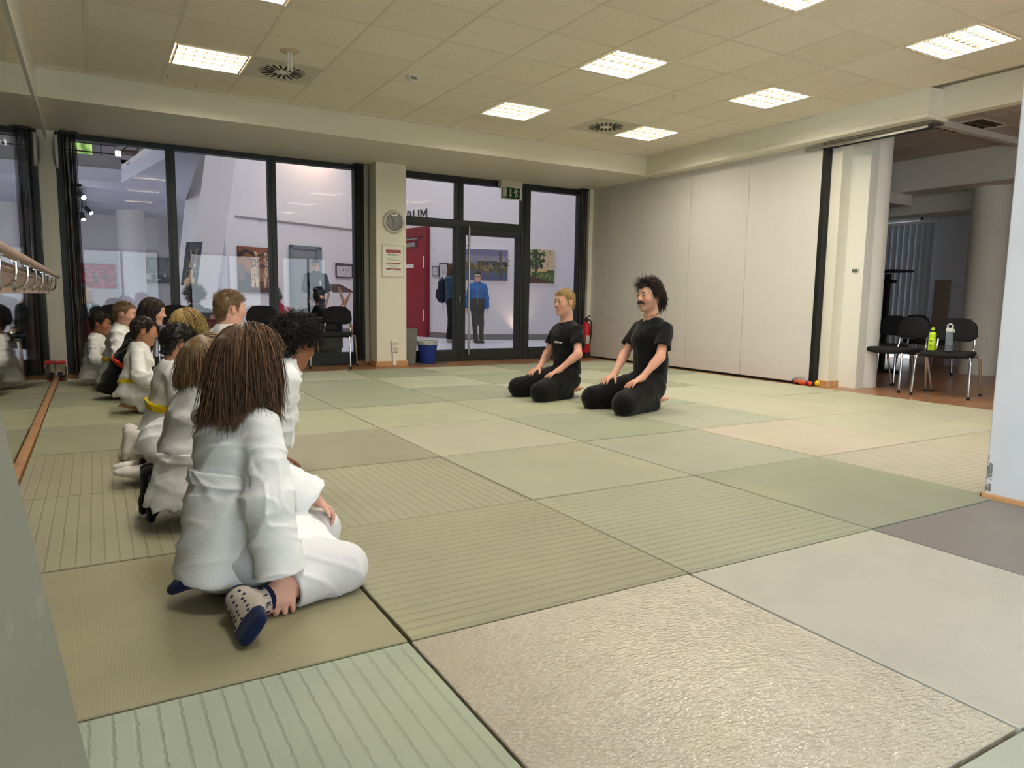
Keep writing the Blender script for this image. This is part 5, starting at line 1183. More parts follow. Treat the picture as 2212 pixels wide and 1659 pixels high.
S = Sdf(); S.rbox((-1.5, 18.9, 4.1), (1.4, .35, .8), None, .2, .05); S.disp(waves(3, 14, .16, 8)); S.disp(waves(5, 40, .07, 8)); hm = NT('hedge_leaf'); hm.set(hm.ramp(hm.noise(hm.coord(), 9, 5, .7), [(.35, lin(120, 190, 80)), (.65, lin(236, 250, 170))]), .8); hm.b.inputs['Emission Color'].default_value = (0, 0, 0, 1)
hg = S.mesh('hedge', .06, hm.m, None, (0, 0, 0)); tag(hg, 'sunlit green hedge outside the high gallery window', 'hedge')
area('garden_daylight', (-1.7, 20.5, 8.0), (-50, 0, 0), 4, 4, 1, (1, 1, .95)); bpy.data.objects['garden_daylight'].location = (-1.7, 17.9, 6.3); bpy.data.objects['garden_daylight'].rotation_euler = (math.radians(20), 0, 0); bpy.data.objects['garden_daylight'].data.energy = 120
struct(MB().box((-3.2, 11.9, 4.9), (1.3, 17.6, 5.05)).build('gallery_shade_panel', M_FOY))  # added out of view to shade the upper foyer wall from the top fill
struct(MB().lathe([(.27, FL), (.27, 2.70)], (.095, 16.2, 0), 40).build('trim_10', M_FOY, None, True))
# leaning pier
zz = (FL, 6.0); E1 = lambda z: (.575+.134*z, 13.6, z); E2 = lambda z: (.716+.152*z, 13.0, z); E3 = lambda z: (1.257+.163*z, 13.3, z); E4 = lambda z: (1.3+.16*z, 14.0, z)
lp = MB(); V = [E(z) for z in zz for E in (E1, E2, E3, E4)]; lp.add(V, [(3, 2, 1, 0), (4, 5, 6, 7)]+[(i, (i+1) % 4, 4+(i+1) % 4, 4+i) for i in range(4)]); struct(lp.build('wall_foyer_pier', M_FOY))
# track lights
tk = empty('track_light', (-.78, 13, 2.69), 0, 'dark ceiling track with small lit spotlights under the gallery', 'track light'); to = (-.78, 13, 2.69)
MB().box((-1.5, 12.38, 2.66), (-.76, 12.42, 2.69)).box((-.80, 12.38, 2.66), (-.76, 15.9, 2.69)).build('track', M_DFRAME2, tk, off=to)
sl_ = NT('spot_lens'); sl_.b.inputs['Emission Color'].default_value = (1, .93, .8, 1); sl_.b.inputs['Emission Strength'].default_value = 14
for (x, y, z, d) in ((-.80, 12.9, 2.60, (.5, -1, -.6)), (-.72, 15.0, 2.58, (.6, -.6, -.7)), (-.80, 15.3, 2.50, (.2, -.6, -.9))):
    d = unit(d); q = np.array([x, y, z]); MB().tube([q, q+d*.16], .045, 12).tube([(x, y, 2.68), (x, y, z)], .01, 6).build('spot', M_DFRAME2, tk, True, off=to); MB().tube([q+d*.161, q+d*.165], .038, 12).build('lens', sl_.m, tk, off=to)
def spot(name, loc, to_, power, color, size=80, blend=.8, rad=.05):
    l = bpy.data.lights.new(name, 'SPOT'); l.energy = power; l.color = color; l.spot_size = math.radians(size); l.spot_blend = blend; l.shadow_soft_size = rad
    o = bpy.data.objects.new(name, l); COL.objects.link(o); o.location = loc; o.rotation_euler = (Vector(to_)-Vector(loc)).to_track_quat('-Z', 'Y').to_euler(); return o
for k, (x, y) in enumerate(((3.55, 15.85), (4.55, 16.3), (4.1, 16.05))): spot('wall_washer', (x, y-.12, 4.75), (x+.0, y+.35, 2.6), 13, (1, .66, .40), 100)
spot('floor_uplight', (7.95, 12.72, .02), (7.95, 12.93, 1.6), 6, (1, .72, .5), 90)
ul = MB().lathe([(0, .012), (.05, .012), (.06, 0)], (8.2, 12.62, FL), 18).build('floor_light', M_STEEL, None, True); tag(ul, 'small floor spotlight below the forest painting', 'lamp')
# hanging rail
hr = empty('picture_rail', (3.7, 16.1, 2.66), 0, 'thin grey picture rail on the pink lit foyer wall', 'rail'); a_ = C0+Ct*.25; b_ = C0+Ct*3.75
MB().bar(a_-Cn*.02+UP*2.66, b_-Cn*.02+UP*2.66, .03, .03).build('rail', mat('rail_grey', (150, 144, 146), .5), hr, off=(3.7, 16.1, 2.66))
for q in (.9, 3.3): MB().bar(C0+Ct*q-Cn*.02+UP*2.64, C0+Ct*q-Cn*.02+UP*2.58, .012, .012).build('hook', M_STEEL, hr, off=(3.7, 16.1, 2.66))
# ---- doors
gd = empty('door_2', (3.4, 15.98, FL)); gd['kind'] = 'structure'; go_ = (3.4, 15.98, FL); o0 = np.array([3.39, 15.97, 0])
Gd = mat('grey_door_paint', (140, 142, 146), .5); Gf = mat('grey_door_frame', (120, 132, 140), .5)
P = lambda u, z, d=0: o0+Ct*u-Cn*d+UP*z
MB().prism([P(.10, FL, .03), P(.80, FL, .03), P(.80, 2.05, .03), P(.10, 2.05, .03)], -Cn*.03).build('leaf', Gd, gd, off=go_)
f_ = MB(); f_.prism([P(.03, FL, .02), P(.10, FL, .02), P(.10, 2.13, .02), P(.03, 2.13, .02)], -Cn*.07); f_.prism([P(.80, FL, .02), P(.96, FL, .02), P(.96, 2.13, .02), P(.80, 2.13, .02)], -Cn*.07); f_.prism([P(.03, 2.05, .02), P(.96, 2.05, .02), P(.96, 2.13, .02), P(.03, 2.13, .02)], -Cn*.07); f_.build('frame', Gf, gd, off=go_)
rd = empty('door_3', (6.3, 15.0, FL)); rd['kind'] = 'structure'; ro_ = (6.3, 15.0, FL); Rd = mat('red_door_paint', (150, 22, 36), .35); Rd2 = mat('red_frame_paint', (128, 18, 30), .4)
D = np.array([-.2, .98, 0]); D = D/np.linalg.norm(D); Dn = np.array([-.98, -.2, 0]); Dn /= np.linalg.norm(Dn); r0 = np.array([6.72, 13.25, 0])
Q = lambda u, z, d=0: r0+D*u+Dn*d+UP*z
MB().prism([Q(1.45, FL, .05), Q(2.85, FL, .05), Q(2.85, 2.36, .05), Q(1.45, 2.36, .05)], Dn*.03).build('leaf', Rd, rd, off=ro_)
f_ = MB(); f_.prism([Q(1.33, FL), Q(1.43, FL), Q(1.43, 2.64), Q(1.33, 2.64)], Dn*.09); f_.prism([Q(2.87, FL), Q(2.97, FL), Q(2.97, 2.64), Q(2.87, 2.64)], Dn*.09); f_.prism([Q(1.43, 2.40), Q(2.87, 2.40), Q(2.87, 2.64), Q(1.43, 2.64)], Dn*.08); f_.build('frame', Rd2, rd, off=ro_)
MB().prism([Q(1.75, 2.17, .08), Q(2.15, 2.17, .08), Q(2.15, 2.27, .08), Q(1.75, 2.27, .08)], Dn*.06).bar(Q(1.6, 2.36, .14), Q(2.85, 2.33, .14), .035, .03).build('door_closer', M_STEEL, rd, off=ro_)
for z in (.35, 1.65): MB().prism([Q(1.43, z, .09), Q(1.47, z, .09), Q(1.47, z+.28, .09), Q(1.43, z+.28, .09)], Dn*.015).build('hinge', M_WPL, rd, off=ro_)
MB().prism([Q(1.9, 1.66, .08), Q(2.5, 1.66, .08), Q(2.5, 1.75, .08), Q(1.9, 1.75, .08)], Dn*.006).build('plate', M_WPL, rd, off=ro_)
text_obj('lettering', 'FORUM', .44, M_LET, frame_m(Q(1.40, 2.91, .012), -D, UP), ws, .004, 'RIGHT')
# ---- paintings
M_OIL = mat_col('oil_paint', .55, .35); M_CANV = mat('canvas_edge', (222, 214, 196), .8)
def painting(lab, R, o, x, y, th=.035, edge=M_CANV, group='paintings in the foyer', cat='painting', name='painting', frame_w=0, fm=None):
    o = np.array(o, float); x = np.array(x, float); y = np.array(y, float); nn = unit(np.cross(y, x)); c = o+x/2+y/2; r_ = empty(name, c, 0, lab, cat, group)
    MB().prism([o, o+x, o+x+y, o+y], -nn*th).build('canvas', edge, r_, off=c); ras_mesh('picture', R, o, x, y, M_OIL, r_, off=c, lift=.002)
    if frame_w:
        ux, uy = unit(x)*frame_w, unit(y)*frame_w; b = MB()
        for q in ((o-ux-uy, x+2*ux, uy), (o-ux+y, x+2*ux, uy), (o-ux, ux, y), (o+x, ux, y)): b.prism([q[0]+nn*.012, q[0]+q[1]+nn*.012, q[0]+q[1]+q[2]+nn*.012, q[0]+q[2]+nn*.012], -nn*(th+.012))
        b.build('frame', fm or M_STEEL, r_, off=c)
    return r_
rp = np.random.default_rng(11)
# lake
R = Ras(120, 88, (118, 122, 150)); R.rect(0, 0, 1, .2, (110, 112, 146)).rect(0, .2, 1, .40, (140, 138, 152)); R.rect(0, .60, 1, 1, (78, 92, 128)).rect(0, .80, 1, 1, (70, 84, 122))
for k in range(70): R.ell(rp.uniform(0, 1), rp.uniform(.42, .62), rp.uniform(.02, .06), rp.uniform(.03, .07), [(92, 82, 44), (70, 68, 42), (120, 104, 56), (84, 72, 48)][k % 4])
for k in range(60): R.ell(rp.uniform(0, 1), rp.uniform(.60, .74), rp.uniform(.02, .05), rp.uniform(.02, .05), [(82, 74, 48), (66, 64, 48), (96, 84, 56)][k % 3], 0, .8)
R.poly([(.455, .05), (.44, .50), (.475, .50)], (150, 76, 72)).poly([(.45, .72), (.465, .97), (.485, .97), (.475, .72)], (120, 70, 78)); R.ell(.815, .22, .035, .17, (96, 82, 44)); R.ell(.83, .80, .04, .16, (74, 70, 58))
for k in range(12): R.ell(rp.uniform(.2, .7), rp.uniform(.50, .66), .016, .05, (168, 140, 74), 0, .6)
R.speck(.06, 1, 2)
o = A0+At*.16+UP*2.05-An_*.04; painting('lake painting with red spire and trees mirrored in water', R, o, At*1.0, (0, 0, -.71))
# forest alley
R = Ras(120, 96, (196, 178, 140)); R.rect(0, .0, 1, .62, (214, 188, 150)).rect(.45, .62, 1, .70, (206, 182, 92)).rect(.4, .66, 1, 1, (72, 100, 52))
for k in range(120): R.ell(rp.uniform(0, .72)-.0, rp.uniform(0, .55), rp.uniform(.02, .06), rp.uniform(.02, .06), [(38, 62, 34), (58, 86, 44), (84, 112, 56), (30, 48, 30), (120, 140, 84)][k % 5])
for k in range(40): R.ell(rp.uniform(.45, .9), rp.uniform(.05, .55), .014, .018, [(58, 86, 44), (84, 112, 56)][k % 2])
for x, w_ in ((.52, .038), (.36, .028), (.24, .02), (.15, .016), (.08, .014)): R.line(x-.01, .1, x, .78, w_*.7, (62, 46, 36), w_)
for k in range(60): R.ell(rp.uniform(.5, 1), rp.uniform(.68, .9), .03, .03, [(96, 122, 62), (62, 88, 46), (130, 146, 80)][k % 3])
R.poly([(0, .74), (.22, .76), (.62, .84), (1, .985), (1, 1), (0, 1)], (84, 56, 46)); R.poly([(0, .74), (.2, .76), (.3, .80), (0, .82)], (66, 44, 38)); R.ell(.9, .63, .12, .03, (74, 92, 44)); R.speck(.06, 2, 2)
o = A0+At*1.36+UP*2.09-An_*.04; painting('painting of a tree alley beside a brown path', R, o, At*.95, (0, 0, -.79))
# giraffes
R = Ras(96, 112, (150, 98, 62)); R.rect(0, 0, 1, .12, (140, 76, 52)).rect(0, .75, 1, 1, (94, 52, 40)).rect(0, .88, 1, 1, (78, 40, 34)).rect(.15, .3, .5, .6, (172, 106, 66)); R.ell(.12, .75, .2, .25, (70, 64, 66)); R.ell(.08, .55, .12, .18, (120, 92, 92))
for q in ((.0, .16, .2, .1), (.2, .1, .42, .16), (.55, .18, .8, .11), (.8, .11, 1, .2), (.0, .22, .12, .16)): R.line(*q, .03, (56, 40, 40), .045)
R.line(.3, .75, .34, .45, .035, (70, 44, 40), .025); R.line(.34, .45, .62, .22, .025, (70, 44, 40), .015); R.line(.24, .22, .36, .38, .012, (60, 42, 40)); R.ell(.75, .42, .25, .06, (86, 58, 48))
def giraffe(x, fl):
    c1 = (222, 190, 150); R.line(x+.03*fl, .16, x, .46, .026, c1, .045); R.ell(x-.015*fl, .55, .095, .13, c1); R.ell(x+.03*fl, .135, .05, .026, c1, .5*fl)
    for dx in (-.07, -.035, .03, .065): R.line(x+dx, .6, x+dx*1.1, .87, .026, c1, .016)
    for k in range(90):
        y = rp.uniform(.17, .72); wd = .025 if y < .42 else .085; R.ell(x+rp.uniform(-wd, wd)+(.03*fl*(1-min(1, y/.46))), y, .012, .011, (96, 50, 38))
giraffe(.42, 1); giraffe(.74, -1); R.speck(.06, 3, 2)
o = o0+Ct*(-1.36)+UP*2.01-Cn*.04; painting('painting of two giraffes before a brown savanna', R, o, Ct*1.0, (0, 0, -1.03), edge=mat('dark_canvas', (80, 50, 40), .8))
# pink flowers
R = Ras(110, 60, (196, 52, 92)); 
for k in range(90): R.ell(rp.uniform(0, 1), rp.uniform(0, 1), rp.uniform(.02, .08), rp.uniform(.02, .1), [(214, 76, 112), (170, 34, 72), (226, 110, 138), (150, 30, 60)][k % 4], rp.uniform(0, 3), .7)
for cx, cy, r in ((.80, .55, .22), (.42, .33, .16), (.15, .7, .2)):
    for k in range(46):
        a = rp.uniform(0, 6.28); q = rp.uniform(.4, 1.1); R.ell(cx+r*q*math.cos(a), cy+1.7*r*q*math.sin(a), rp.uniform(.02, .06), rp.uniform(.02, .05), [(128, 44, 70), (222, 96, 130), (176, 44, 84), (232, 130, 152)][k % 4], a, .55)
    R.ell(cx, cy, r*.34, r*.5, (112, 62, 76), .4, .8); R.ell(cx+.02, cy-.04, r*.18, r*.24, (140, 92, 92), .4, .8)
R.line(.62, .4, .66, .78, .02, (70, 84, 76)); R.speck(.09, 4, 2); painting('pink painting of blurred flowers beside the round column', R, (-1.35, 17.45, 1.58), (1.15, 0, 0), (0, 0, -.55), edge=mat('pink_canvas', (180, 60, 90), .8))
# rhinoceros
R = Ras(100, 84, (70, 76, 88)); g1 = (128, 132, 138)
R.ell(.52, .30, .28, .28, g1); R.ell(.64, .34, .24, .27, (140, 144, 148)); R.ell(.64, .34, .20, .23, (118, 122, 130)); R.ell(.55, .30, .15, .2, (136, 140, 144), 0, .7); R.ell(.33, .22, .05, .13, g1); R.ell(.27, .16, .03, .05, (190, 190, 186)); R.ell(.27, .16, .018, .03, (80, 84, 94))
for x in (.42, .52, .70, .79): R.line(x, .5, x+.0, .74, .05, g1, .032)
for q in ((.06, .62, .26, .84), (.42, .82, .54, .88), (.62, .64, .70, .74), (.84, .60, .90, .72)): R.rect(*q, (206, 210, 208))
for k in range(16): R.line(rp.uniform(.02, .98), .66, rp.uniform(.02, .98), .52, .006, (188, 194, 196), .002, .6)
R.speck(.07, 5, 2); painting('dark grey painting of a rhinoceros beside the leaning pier', R, (.35, 17.42, 1.77), (.72, 0, 0), (0, 0, -.60), edge=mat('slate_canvas', (70, 76, 88), .8))
# shepherd dog
R = Ras(80, 180, (62, 70, 78)); tn, bk_, cm = (196, 162, 122), (32, 30, 30), (218, 190, 152)
for k in range(60): R.line(rp.uniform(0, 1), rp.uniform(0, 1), rp.uniform(0, 1), rp.uniform(0, 1), .02, [(70, 80, 88), (54, 62, 72), (84, 88, 92), (52, 76, 98)][k % 4], .01, .4)
R.poly([(.36, .37), (.31, .20), (.35, .17), (.48, .33)], tn).poly([(.58, .33), (.70, .15), (.75, .17), (.72, .38)], tn).poly([(.39, .34), (.345, .215), (.46, .33)], (84, 60, 50)).poly([(.62, .33), (.705, .20), (.69, .35)], (84, 60, 50))
R.ell(.54, .42, .20, .10, (92, 74, 58)); R.ell(.54, .46, .20, .10, tn); R.poly([(.44, .36), (.64, .36), (.60, .50), (.49, .50)], bk_); R.ell(.43, .44, .05, .018, (60, 44, 36)); R.ell(.65, .44, .05, .018, (60, 44, 36)); R.ell(.43, .44, .022, .010, (14, 12, 12)); R.ell(.65, .44, .022, .010, (14, 12, 12))
R.ell(.54, .53, .12, .085, (58, 46, 40)); R.ell(.54, .575, .05, .022, (10, 10, 10)); R.line(.45, .61, .63, .61, .010, (24, 18, 18)); R.ell(.40, .55, .07, .06, cm); R.ell(.69, .55, .07, .06, cm)
R.ell(.53, .74, .25, .13, bk_); R.poly([(.42, .64), (.66, .64), (.60, .92), (.48, .92)], cm); R.ell(.50, .95, .34, .15, cm)
for k in range(120): x, y = rp.uniform(.22, .84), rp.uniform(.62, 1); R.line(x, y, x+rp.uniform(-.03, .03), y+.04, .008, [(206, 178, 142), (232, 210, 178), (60, 50, 46)][k % 3], .003, .55)
for k in range(50): x, y = rp.uniform(.38, .72), rp.uniform(.33, .5); R.line(x, y, x+rp.uniform(-.02, .02), y+.03, .008, [(150, 118, 86), (48, 42, 40)][k % 2], .003, .5)
R.speck(.08, 6, 2)
lx = np.array([.28, 0, .02]); ly = np.array([-.125, 0, -.80]); painting('tall narrow painting of a shepherd dog on the leaning pier', R, (.86, 12.93, 1.875), lx, ly, .065)
# framed plans and notices
def plan(lab, o, x, y, seed, fm, head=None):
    r = np.random.default_rng(seed); R = Ras(72, 52, (212, 206, 208))
    if head: R.rect(.03, .04, .97, .15, head)
    for k in range(26):
        a, b = r.uniform(.1, .8), r.uniform(.22, .8); R.rect(a, b, a+r.uniform(.02, .14), b+r.uniform(.01, .03), (130, 124, 130))
    for k in range(8): a = r.uniform(.2, .8); R.line(a, r.uniform(.25, .5), a+r.uniform(-.1, .1), r.uniform(.5, .85), .008, (96, 90, 96))
    painting(lab, R, o, x, y, .02, M_DFRAME2, 'framed notices in the foyer', 'notice', 'framed_notice', .02, fm)
plan('wide framed floor plan beside the standing woman', o0+Ct*1.47+UP*1.75-Cn*.03, Ct*.51, (0, 0, -.32), 1, M_DFRAME, (84, 74, 80))
for lab, u0, u1, z0, z1, sd2 in (('small white framed notice beside the red door', 1.16, .95, 1.66, 1.47, 2), ('taller dark framed notice behind the woman in blue', .86, .575, 1.73, 1.38, 3)): plan(lab, Q(u0, z0, .03), -D*(u0-u1), (0, 0, z1-z0), sd2, M_STEEL if sd2 == 2 else M_DFRAME)
# folding easel table
et = empty('easel_table', (4.35, 14.8, FL), 0, 'wooden table with crossed legs and tilted top beside the standing woman', 'table'); eo = (4.35, 14.8, FL); M_EAS = mat_wood('easel_wood', (176, 128, 100), (204, 156, 128), 2, .5)
MB().prism([(3.75, 14.55, 1.16), (4.22, 14.55, 1.17), (4.66, 14.95, 1.02), (4.2, 15.0, 1.01)], (0, 0, .03)).build('top', mat('table_top', (96, 64, 48), .4), et, off=eo)
for a, b in (((4.20, 14.6, 1.15), (4.63, 14.75, FL)), ((4.57, 14.9, 1.0), (4.10, 14.85, FL)), ((3.82, 14.6, 1.15), (3.98, 15.0, FL)), ((4.1, 15.0, 1.0), (3.72, 14.85, FL))): MB().bar(a, b, .06, .03).build('leg', M_EAS, et, off=eo)
MB().bar((4.22, 14.7, .62), (4.55, 14.85, .98), .03, .02).bar((3.8, 14.8, .52), (4.4, 14.8, .52), .03, .02).build('brace', M_EAS, et, off=eo)
# low red armchairs of the people sitting outside
M_REDF = mat('wine_red_fabric', (112, 36, 52), .9)
def tub(x, y, lab, z=.62, m=M_REDF, wd=.3):
    T = empty('tub_chair', (x, y, FL), 0, lab, 'chair', 'low chairs beyond the glass'); MB().box((-wd, -.06, .18), (wd, .02, z), bev=.03).build('backrest', m, T); MB().box((-wd, .0, .12), (wd, .5, .28), bev=.03).build('seat', m, T)
    for sx in (-wd+.04, wd-.04):
        for yy in (0, .44): MB().tube([(sx, yy, 0), (sx, yy, .14)], .014, 8).build('leg', M_STEEL, T)
tub(.51, 8.62, 'wine red low chair of the curly haired woman beyond the glass'); tub(-1.02, 8.72, 'wine red low chair of the man resting his chin'); tub(1.70, 9.30, 'wine red low chair of the man in the pink jumper'); tub(2.14, 8.58, 'black low chair of the dark haired sitter', .66, M_BLK)
# ---------------------------------------------------------------- the two instructors
def tee_extra(kind):
    def fn(root, off, c, R, hs, q, u, lf, bk, J):
        L = lambda x, y, z: c+hs*(R@np.array([x, y, z]))
        if kind == 'dark':
            S = Sdf()
            for s in (-1, 1): S.chain([L(.1, 0, -.046), L(.095, .018*s, -.049), L(.083, .032*s, -.060)], [.0075*hs, .007*hs, .0035*hs], .004)
            S.disp(waves(2, 260, .0022)); S.mesh('moustache', .0022, H_BLACK, root, off, 1, lambda V: np.full((len(V), 3), .25))
            S = Sdf(); nk = c+hs*(R@np.array([-.03, 0, -.15])); a = []
            n_ = Sdf(); th = np.linspace(0, 2*math.pi, 22); pts = [nk+.068*hs*(math.cos(t)*R[:, 0]+math.sin(t)*R[:, 1])+UP*(.012-.03*math.cos(t)) for t in th]; MB().tube(pts, .0035, 6, False).build('necklace', mat('gold', (206, 160, 70), .25, 1.0), root, True, off)
        # waistband and tie
    return fn
hd = dict(c=(3.395, 3.0, .95), R=frame(184, -2), hs=1.08, stubble=(120, 92, 82), nl=.138)
j = seiza((3.36, 2.92), 180, 1.0, hd, kw=.205, handx=.235)
dk = person('man kneeling in black with dark wavy hair, moustache and gold chain', j, hd, 'fair', ('wavy', H_DARK, dict(n=1900, seed=3, length=.085, hvox=.005)), dict(kind='tee', top=M_BLACK, pants=M_BLACK, sleeve=-.66, name='tee_shirt', seed=4, crease=.008, sr=(.060, .072), g=.024, hemz=((3.36, 2.92, .22), (0, 0, -1)), h=.006, pr=(.114, .094, .084), pl=.93), h=.0058, group='instructors', extra=tee_extra('dark'))
hd = dict(c=(3.165, 3.93, .885), R=frame(188, -3), hs=1.03, nl=.14)
j = seiza((3.14, 3.83), 180, .95, hd, kw=.2, handx=.21)
def blond_extra(root, off, c, R, hs, q, u, lf, bk, J):
    p0 = q(.60)-bk*.2; P = np.array([p0]); 
    fwd = -bk; x = q(.60)+lf*.02
    t_ = np.linspace(0, .3, 120)[:, None]; d = J((x+fwd*t_).astype(np.float32)); k = int(np.argmax(d > .001)); x = x+fwd*t_[k]
    o = text_obj('print', 'DMT', .030, mat('white_print', (225, 225, 225), .6), frame_m(x+fwd*.004-off, lf, u), root, .002); MB().box((-.004, -.012, -.014), (.004, .012, .014), None, (3.165, 3.652, .215)-off).build('label_tag', bpy.data.materials['white_print'], root); MB().box((-.03, -.002, -.006), (.03, .004, .006), np.stack([lf, fwd, u], 1), x+fwd*.003-off+lf*.062).build('print', bpy.data.materials['white_print'], root)
bm = person('man kneeling in black with short blond hair and small white chest print', j, hd, 'fair', ('short', H_BLOND, dict(n=2800, seed=8, length=.016, hvox=.005, r=.0013)), dict(kind='tee', top=M_BLACK, pants=M_BLACK, sleeve=-.62, name='tee_shirt', seed=14, crease=.008, sr=(.058, .068), g=.020, hemz=((3.14, 3.83, .2), (0, 0, -1)), h=.006, pr=(.114, .094, .084), pl=.9), h=.0058, group='instructors', extra=blond_extra)
# ---------------------------------------------------------------- the kneeling children, nearest first
KG = 'children kneeling in a row'
def kid(lab, base, yaw, s, c, look, hs, skin, hair, of, h=.0065, **kw):
    hd = dict(c=c, R=frame(*look), hs=hs, child=True, nl=kw.pop('nl', .085), nr=kw.pop('nr', .045)); ex = kw.pop('extra', None); j = seiza(base, yaw, s, hd, **kw)
    return person(lab, j, hd, skin, hair, of, h=h, group=KG, extra=ex)
# girl in front
c = np.array([-.285, .57, .70]); hd = dict(c=c, R=frame(33, -6, 0), hs=.93, child=True, nl=.075, nr=.043)
Rb = frame(30); f, l = Rb[:, 0], Rb[:, 1]
j = dict(s=.74, P=np.array([-.385, .53, .145]), N=np.array([-.325, .56, .575]))
j['ShR'] = np.array([-.275, .452, .522]); j['ShL'] = np.array([-.385, .672, .525])
j['WR'] = np.array([-.256, .342, .108]); j['ER'] = np.array([-.278, .372, .315]); j['WL'] = np.array([-.055, .735, .205]); j['EL'] = np.array([-.215, .775, .31])
j['HR'] = np.array([-.30, .46, .13]); j['KR'] = np.array([-.06, .415, .072]); j['AR'] = np.array([-.345, .315, .045]); j['HL'] = np.array([-.31, .64, .13]); j['KL'] = np.array([-.035, .77, .075]); j['AL'] = np.array([-.40, .60, .05])
j['footR'] = dict(t=(.10, -.97, -.16), dn=(-.80, -.12, .58), s=1.02); j['footL'] = dict(t=(-.55, -.75, -.12), dn=(-.5, .1, .85), s=.98)
j['handR'] = dict(f=(-.08, -.45, -.89), n=(.05, -.89, .45), t=(.95, .1, .1), s=.86, spread=7, curl=(24, 36, 28), thumb=(.25, .95, .1), fk=.0015, fs=1.08); j['handL'] = dict(f=(.75, -.1, -.6), n=(.5, .2, .75), t=(.1, -.95, .1), s=.74, curl=(30, 30, 20))
def girl_torso(J, j, q, u, lf, bk): pass
gs = dict(kind='gi', top=M_GI, pants=M_PANT, hem=.075, belt=M_GI, beltat=.50, beltw=.020, seed=31, crease=.011, h=.004, sr=(.066, .082, .090), sleeve=.96, flare=.86, g=.014, pr=(.125, .10, .076), pl=.58, sock=None, shod=True, fw=f, collar=True)
def sock_extra(root, off, c, R, hs, q, u, lf, bk, J):
    Mg = mat_cloth('grey_sock_knit', (196, 184, 172), 2600, .2); Mb = mat_cloth('navy_sock_rubber', (24, 34, 66), 900, .2)
    for a in 'RL':
        ft = j['foot'+a]; A0_ = j['A'+a]; s = ft['s']; t_ = unit(ft['t']); dn = unit(np.array(ft['dn'])-(np.array(ft['dn'])@t_)*t_); l_ = np.cross(t_, dn); sh = unit(j['K'+a]-A0_)
        F = Sdf(); foot_sdf(F, A0_, t_, dn, s, None, False, .004); F.chain([A0_, A0_+sh*.055], [.035*s, .036*s], .02)
        for i in range(5): b = A0_+s*(.115*t_+.045*dn+(i-2)*.0155*l_); F.cone(b, b+s*.032*t_, .016*s, .0145*s, .008)
        F.plane((0, 0, .001), (0, 0, -1), .003); so = F.mesh('sock', .0035, Mg, root, off, 1); full = lambda P, F=F: F(P); lo, hi = F.bounds()
        T = Sdf(); T.ops.append(('u', .01, lambda P, F=F: F(P)-.0015, lo, hi)); T.plane(A0_+s*.108*t_, -(t_+.0*dn), .004); T.mesh('toe_pad', .0035, Mb, so, off, 1)
        H = Sdf(); H.ops.append(('u', .01, lambda P, F=F: F(P)-.001, lo, hi)); H.plane(A0_-s*.018*t_, t_, .004); H.mesh('heel_patch', .0035, mat('dark_heel', (46, 54, 70), .9) if a == 'R' else bpy.data.materials['dark_heel'], so, off, 1)
        B_ = ring(full, A0_+sh*.052, sh, .008, .003, lo, hi); B_.mesh('cuff', .0035, Mb, so, off, 1)
        rr = np.random.default_rng(4); k = 0
        for tt in np.linspace(-.005, .10, 6):
            for ll in (-.026, 0, .026):
                o_ = A0_+s*((tt+rr.uniform(-.006, .006))*t_+(ll+rr.uniform(-.006, .006))*l_+.12*dn); st = np.linspace(0, .14, 140)[:, None]; d = F((o_-dn*st).astype(np.float32)); hit = np.flatnonzero(d < .0005)
                if len(hit) == 0: continue
                pp = o_-dn*st[hit[0]]; e = .003; g_ = unit([F(np.array([pp+v], dtype=np.float32))[0]-F(np.array([pp-v], dtype=np.float32))[0] for v in np.eye(3)*e])
                x_ = unit(np.cross(g_, t_)); Rm = np.stack([x_, np.cross(g_, x_), g_], 1); MB().lathe([(0, .0016), (.0042, .0012), (.0046, -.002)], pp-off, 10, Rm).build('grip_dot', Mb, so, True)
        if a == 'R':
            out = unit(np.cross(sh, np.array([.2, .4, 1.0]))); out = out if out[1] < 0 else -out; up_ = np.cross(sh, out); 
            for k, ch in enumerate('PIKA'):
                an = math.radians(66-40*k); d_ = math.cos(an)*out+math.sin(an)*(up_ if up_[2] > 0 else -up_); o_ = A0_+sh*.030; st = np.linspace(.1, 0, 120)[:, None]; hit = np.flatnonzero(F((o_+d_*st).astype(np.float32)) < .0004)
                pp = o_+d_*st[hit[0]] if len(hit) else o_; tg = -math.sin(an)*out+math.cos(an)*(up_ if up_[2] > 0 else -up_)
                text_obj('lettering', ch, .024, Mb, frame_m(pp+d_*.001-off, -tg, sh), so, .0012)
def sl_extra(J, j, q, u, lf, bk):
    # hem of the jacket front falling over the thigh
    J.econe((-.30, .50, .20), (-.10, .56, .115), (.12, .05), (.13, .035), l, .03); J.econe((-.33, .58, .18), (-.10, .66, .14), (.10, .05), (.10, .03), l, .03)
    J.chain([(-.42, .47, .36), (-.36, .42, .20)], [.012, .010], .02)
    for a, b, r in (((-.34, .40, .50), (-.31, .36, .42), .008), ((-.36, .41, .45), (-.315, .355, .33), .009), ((-.40, .43, .44), (-.42, .42, .34), .008)): J.cone(a, b, r, r*.6, .014, 's')
gs['extra'] = sl_extra
girl = person('girl kneeling nearest in white with long brown hair and dotted grey socks', j, hd, 'pale', ('long', H_BROWN, dict(n=4000, seed=5, length=.285, collide=True, hvox=.005, r=.0018)), gs, h=.0038, group=KG, extra=sock_extra)
G2 = lambda **k: dict(dict(kind='gi', top=M_GI, pants=M_PANT, hem=.07, seed=41, crease=.017, g=.014), **k)
